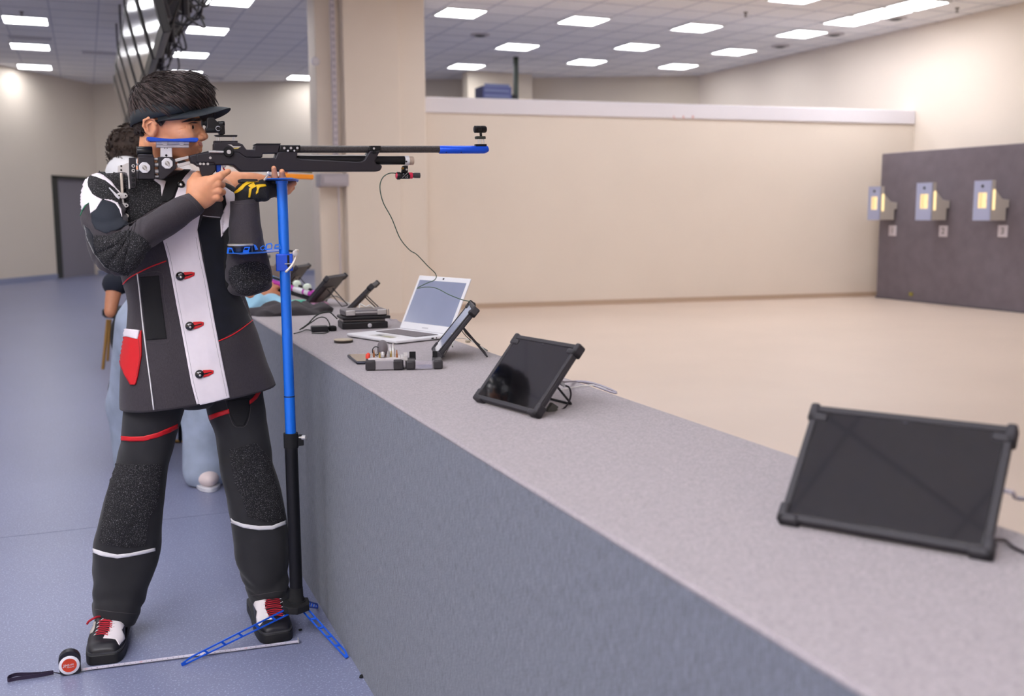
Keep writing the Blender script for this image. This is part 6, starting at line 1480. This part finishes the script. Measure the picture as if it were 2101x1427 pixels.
for x, y, lab in ((1712, 70, 'dark round ceiling diffuser beside the light left of the joined strip'), (1601, 94, 'dark round ceiling diffuser right of the second row light near the wall'), (1838, 37, 'dark round ceiling diffuser right of the joined light strip'), (985, 71, 'faint round ceiling diffuser right of the pillar between light rows')):
    q = PZ(x, y, CZ-.001); v = thing('ceiling_diffuser', q, lab, 'ceiling vent', 'round ceiling diffusers')
    build('ring', MB().lathe(q, (0, 0, -1), [(0, .15), (.012, .15), (.018, .11)], 28), mat('diffuser_ring', (190, 184, 186), .5), v, smooth=40)
    build('core', MB().lathe(q+Vector((0, 0, -.019)), (0, 0, -1), [(0, .09), (.012, .06), (.014, .01)], 24), mat('dark_diffuser_core', (70, 68, 66), .6), v, smooth=40)
def vent(c0, label, n=9, w=.6, d=.25):
    q = PZ(*c0, CZ-.001); v = thing('ceiling_grille', q, label, 'ceiling vent'); m = MB()
    for k in range(n): y = -d/2+d*k/n; m.box((-w/2, y, -.012), (w/2, y+d/n*.55, 0), None, q)
    build('slats', m, mat('grey_slats', (206, 204, 210), .6), v); build('backing', MB().box((-w/2, -d/2, -.003), (w/2, d/2, 0), None, q), mat('dark_backing', (130, 130, 136), .8), v)
vent((62, 78), 'grey slatted ceiling grille between the two lights at the far left'); vent((208, 109), 'grey slatted ceiling grille left of the hanging screens'); vent((425, 159), 'faint slatted ceiling grille right of the shooter\'s hair')
for x, y in ((1530, 25), (1964, 16), (44, 24)):
    q = PZ(x, y, CZ-.001); build('sprinkler', MB().lathe(q, (0, 0, -1), [(0, .03), (.01, .03), (.012, .012), (.05, .010), (.055, .022), (.060, .02)], 14), mat('dull_sprinkler', (120, 112, 106), .5, .4), None, smooth=50, label={1530: 'small ceiling sprinkler near the top edge, left of the joined light strip', 1964: 'small ceiling sprinkler close to the right wall', 44: 'small ceiling sprinkler at the far left above the nearest light'}[x], cat='sprinkler')
# blue unit and black post behind the partition
q0, q1 = PY(991, 212, 16.8), PY(1050, 178, 16.8)
bu = thing('air_unit', q0, 'dark blue slatted unit showing above the white band of the partition', 'air unit')
build('unit_body', MB().box((q0.x, 16.8, q0.z-.3), (q1.x, 17.2, q1.z)), mat('navy_unit', (70, 76, 124), .5), bu, bevel=.01)
m = MB()
for k in range(7): z = q0.z-.25+k*.09; m.box((q0.x+.03, 16.785, z), (q1.x-.05, 16.80, z+.045))
build('unit_slats', m, mat('blue_grey_slats', (96, 102, 140), .5), bu)
build('unit_motor', MB().box((q1.x, 16.85, q0.z-.2), (q1.x+.14, 17.1, q1.z-.12)), M_dark, bu, bevel=.02)
qp = PY(1060, 180, 16.9); build('post', MB().box((qp.x-.035, 16.9, 2.4), (qp.x+.035, 16.97, CZ)), mat('dark_green_post', (52, 62, 54), .5), None, label='dark vertical post reaching the ceiling beside the blue unit', cat='post')
qq = PY(1092, 180, 18.9); structure('wall_inner', MB().box((PY(960, 180, 18.9).x, 18.9, 0), (qq.x, 19.2, CZ)), mat('pale_cream_paint', (226, 214, 196), .85))
# faint red marks on the white band
for k, x in enumerate((1386, 1405, 1424)):
    yb = part_y(8)-.032; c = PY(x, 240, part_y(PY(x, 240, 12.3).x)-.033); build('tape_mark', MB().box((-.035, -.002, -.02), (.035, 0, .02), None, c), mat('faded_red_tape', (222, 176, 176), .7), None, label='faint pinkish mark on the white partition band', cat='mark', group='faint marks on the white band')
# floor seams
ys_ = PZ(100, 1092, 0).y; m = MB(); m.box((-4.6, ys_, .0002), (.64, ys_+.004, .0008))
structure('trim_3', m, mat('floor_seam', (126, 132, 156), .6))
for x, y in ((616, 1293), (742, 1387), (741, 1390), (352, 1290)):
    q = PZ(x, y, .001); build('floor_crumb', MB().ball(q+Vector((0, 0, .003)), (.006, .004, .003), 8, 5), M_blk, None, label='tiny dark crumb on the blue grey floor by the counter foot', cat='crumb', group='crumbs on the floor by the counter') if x > 600 else None
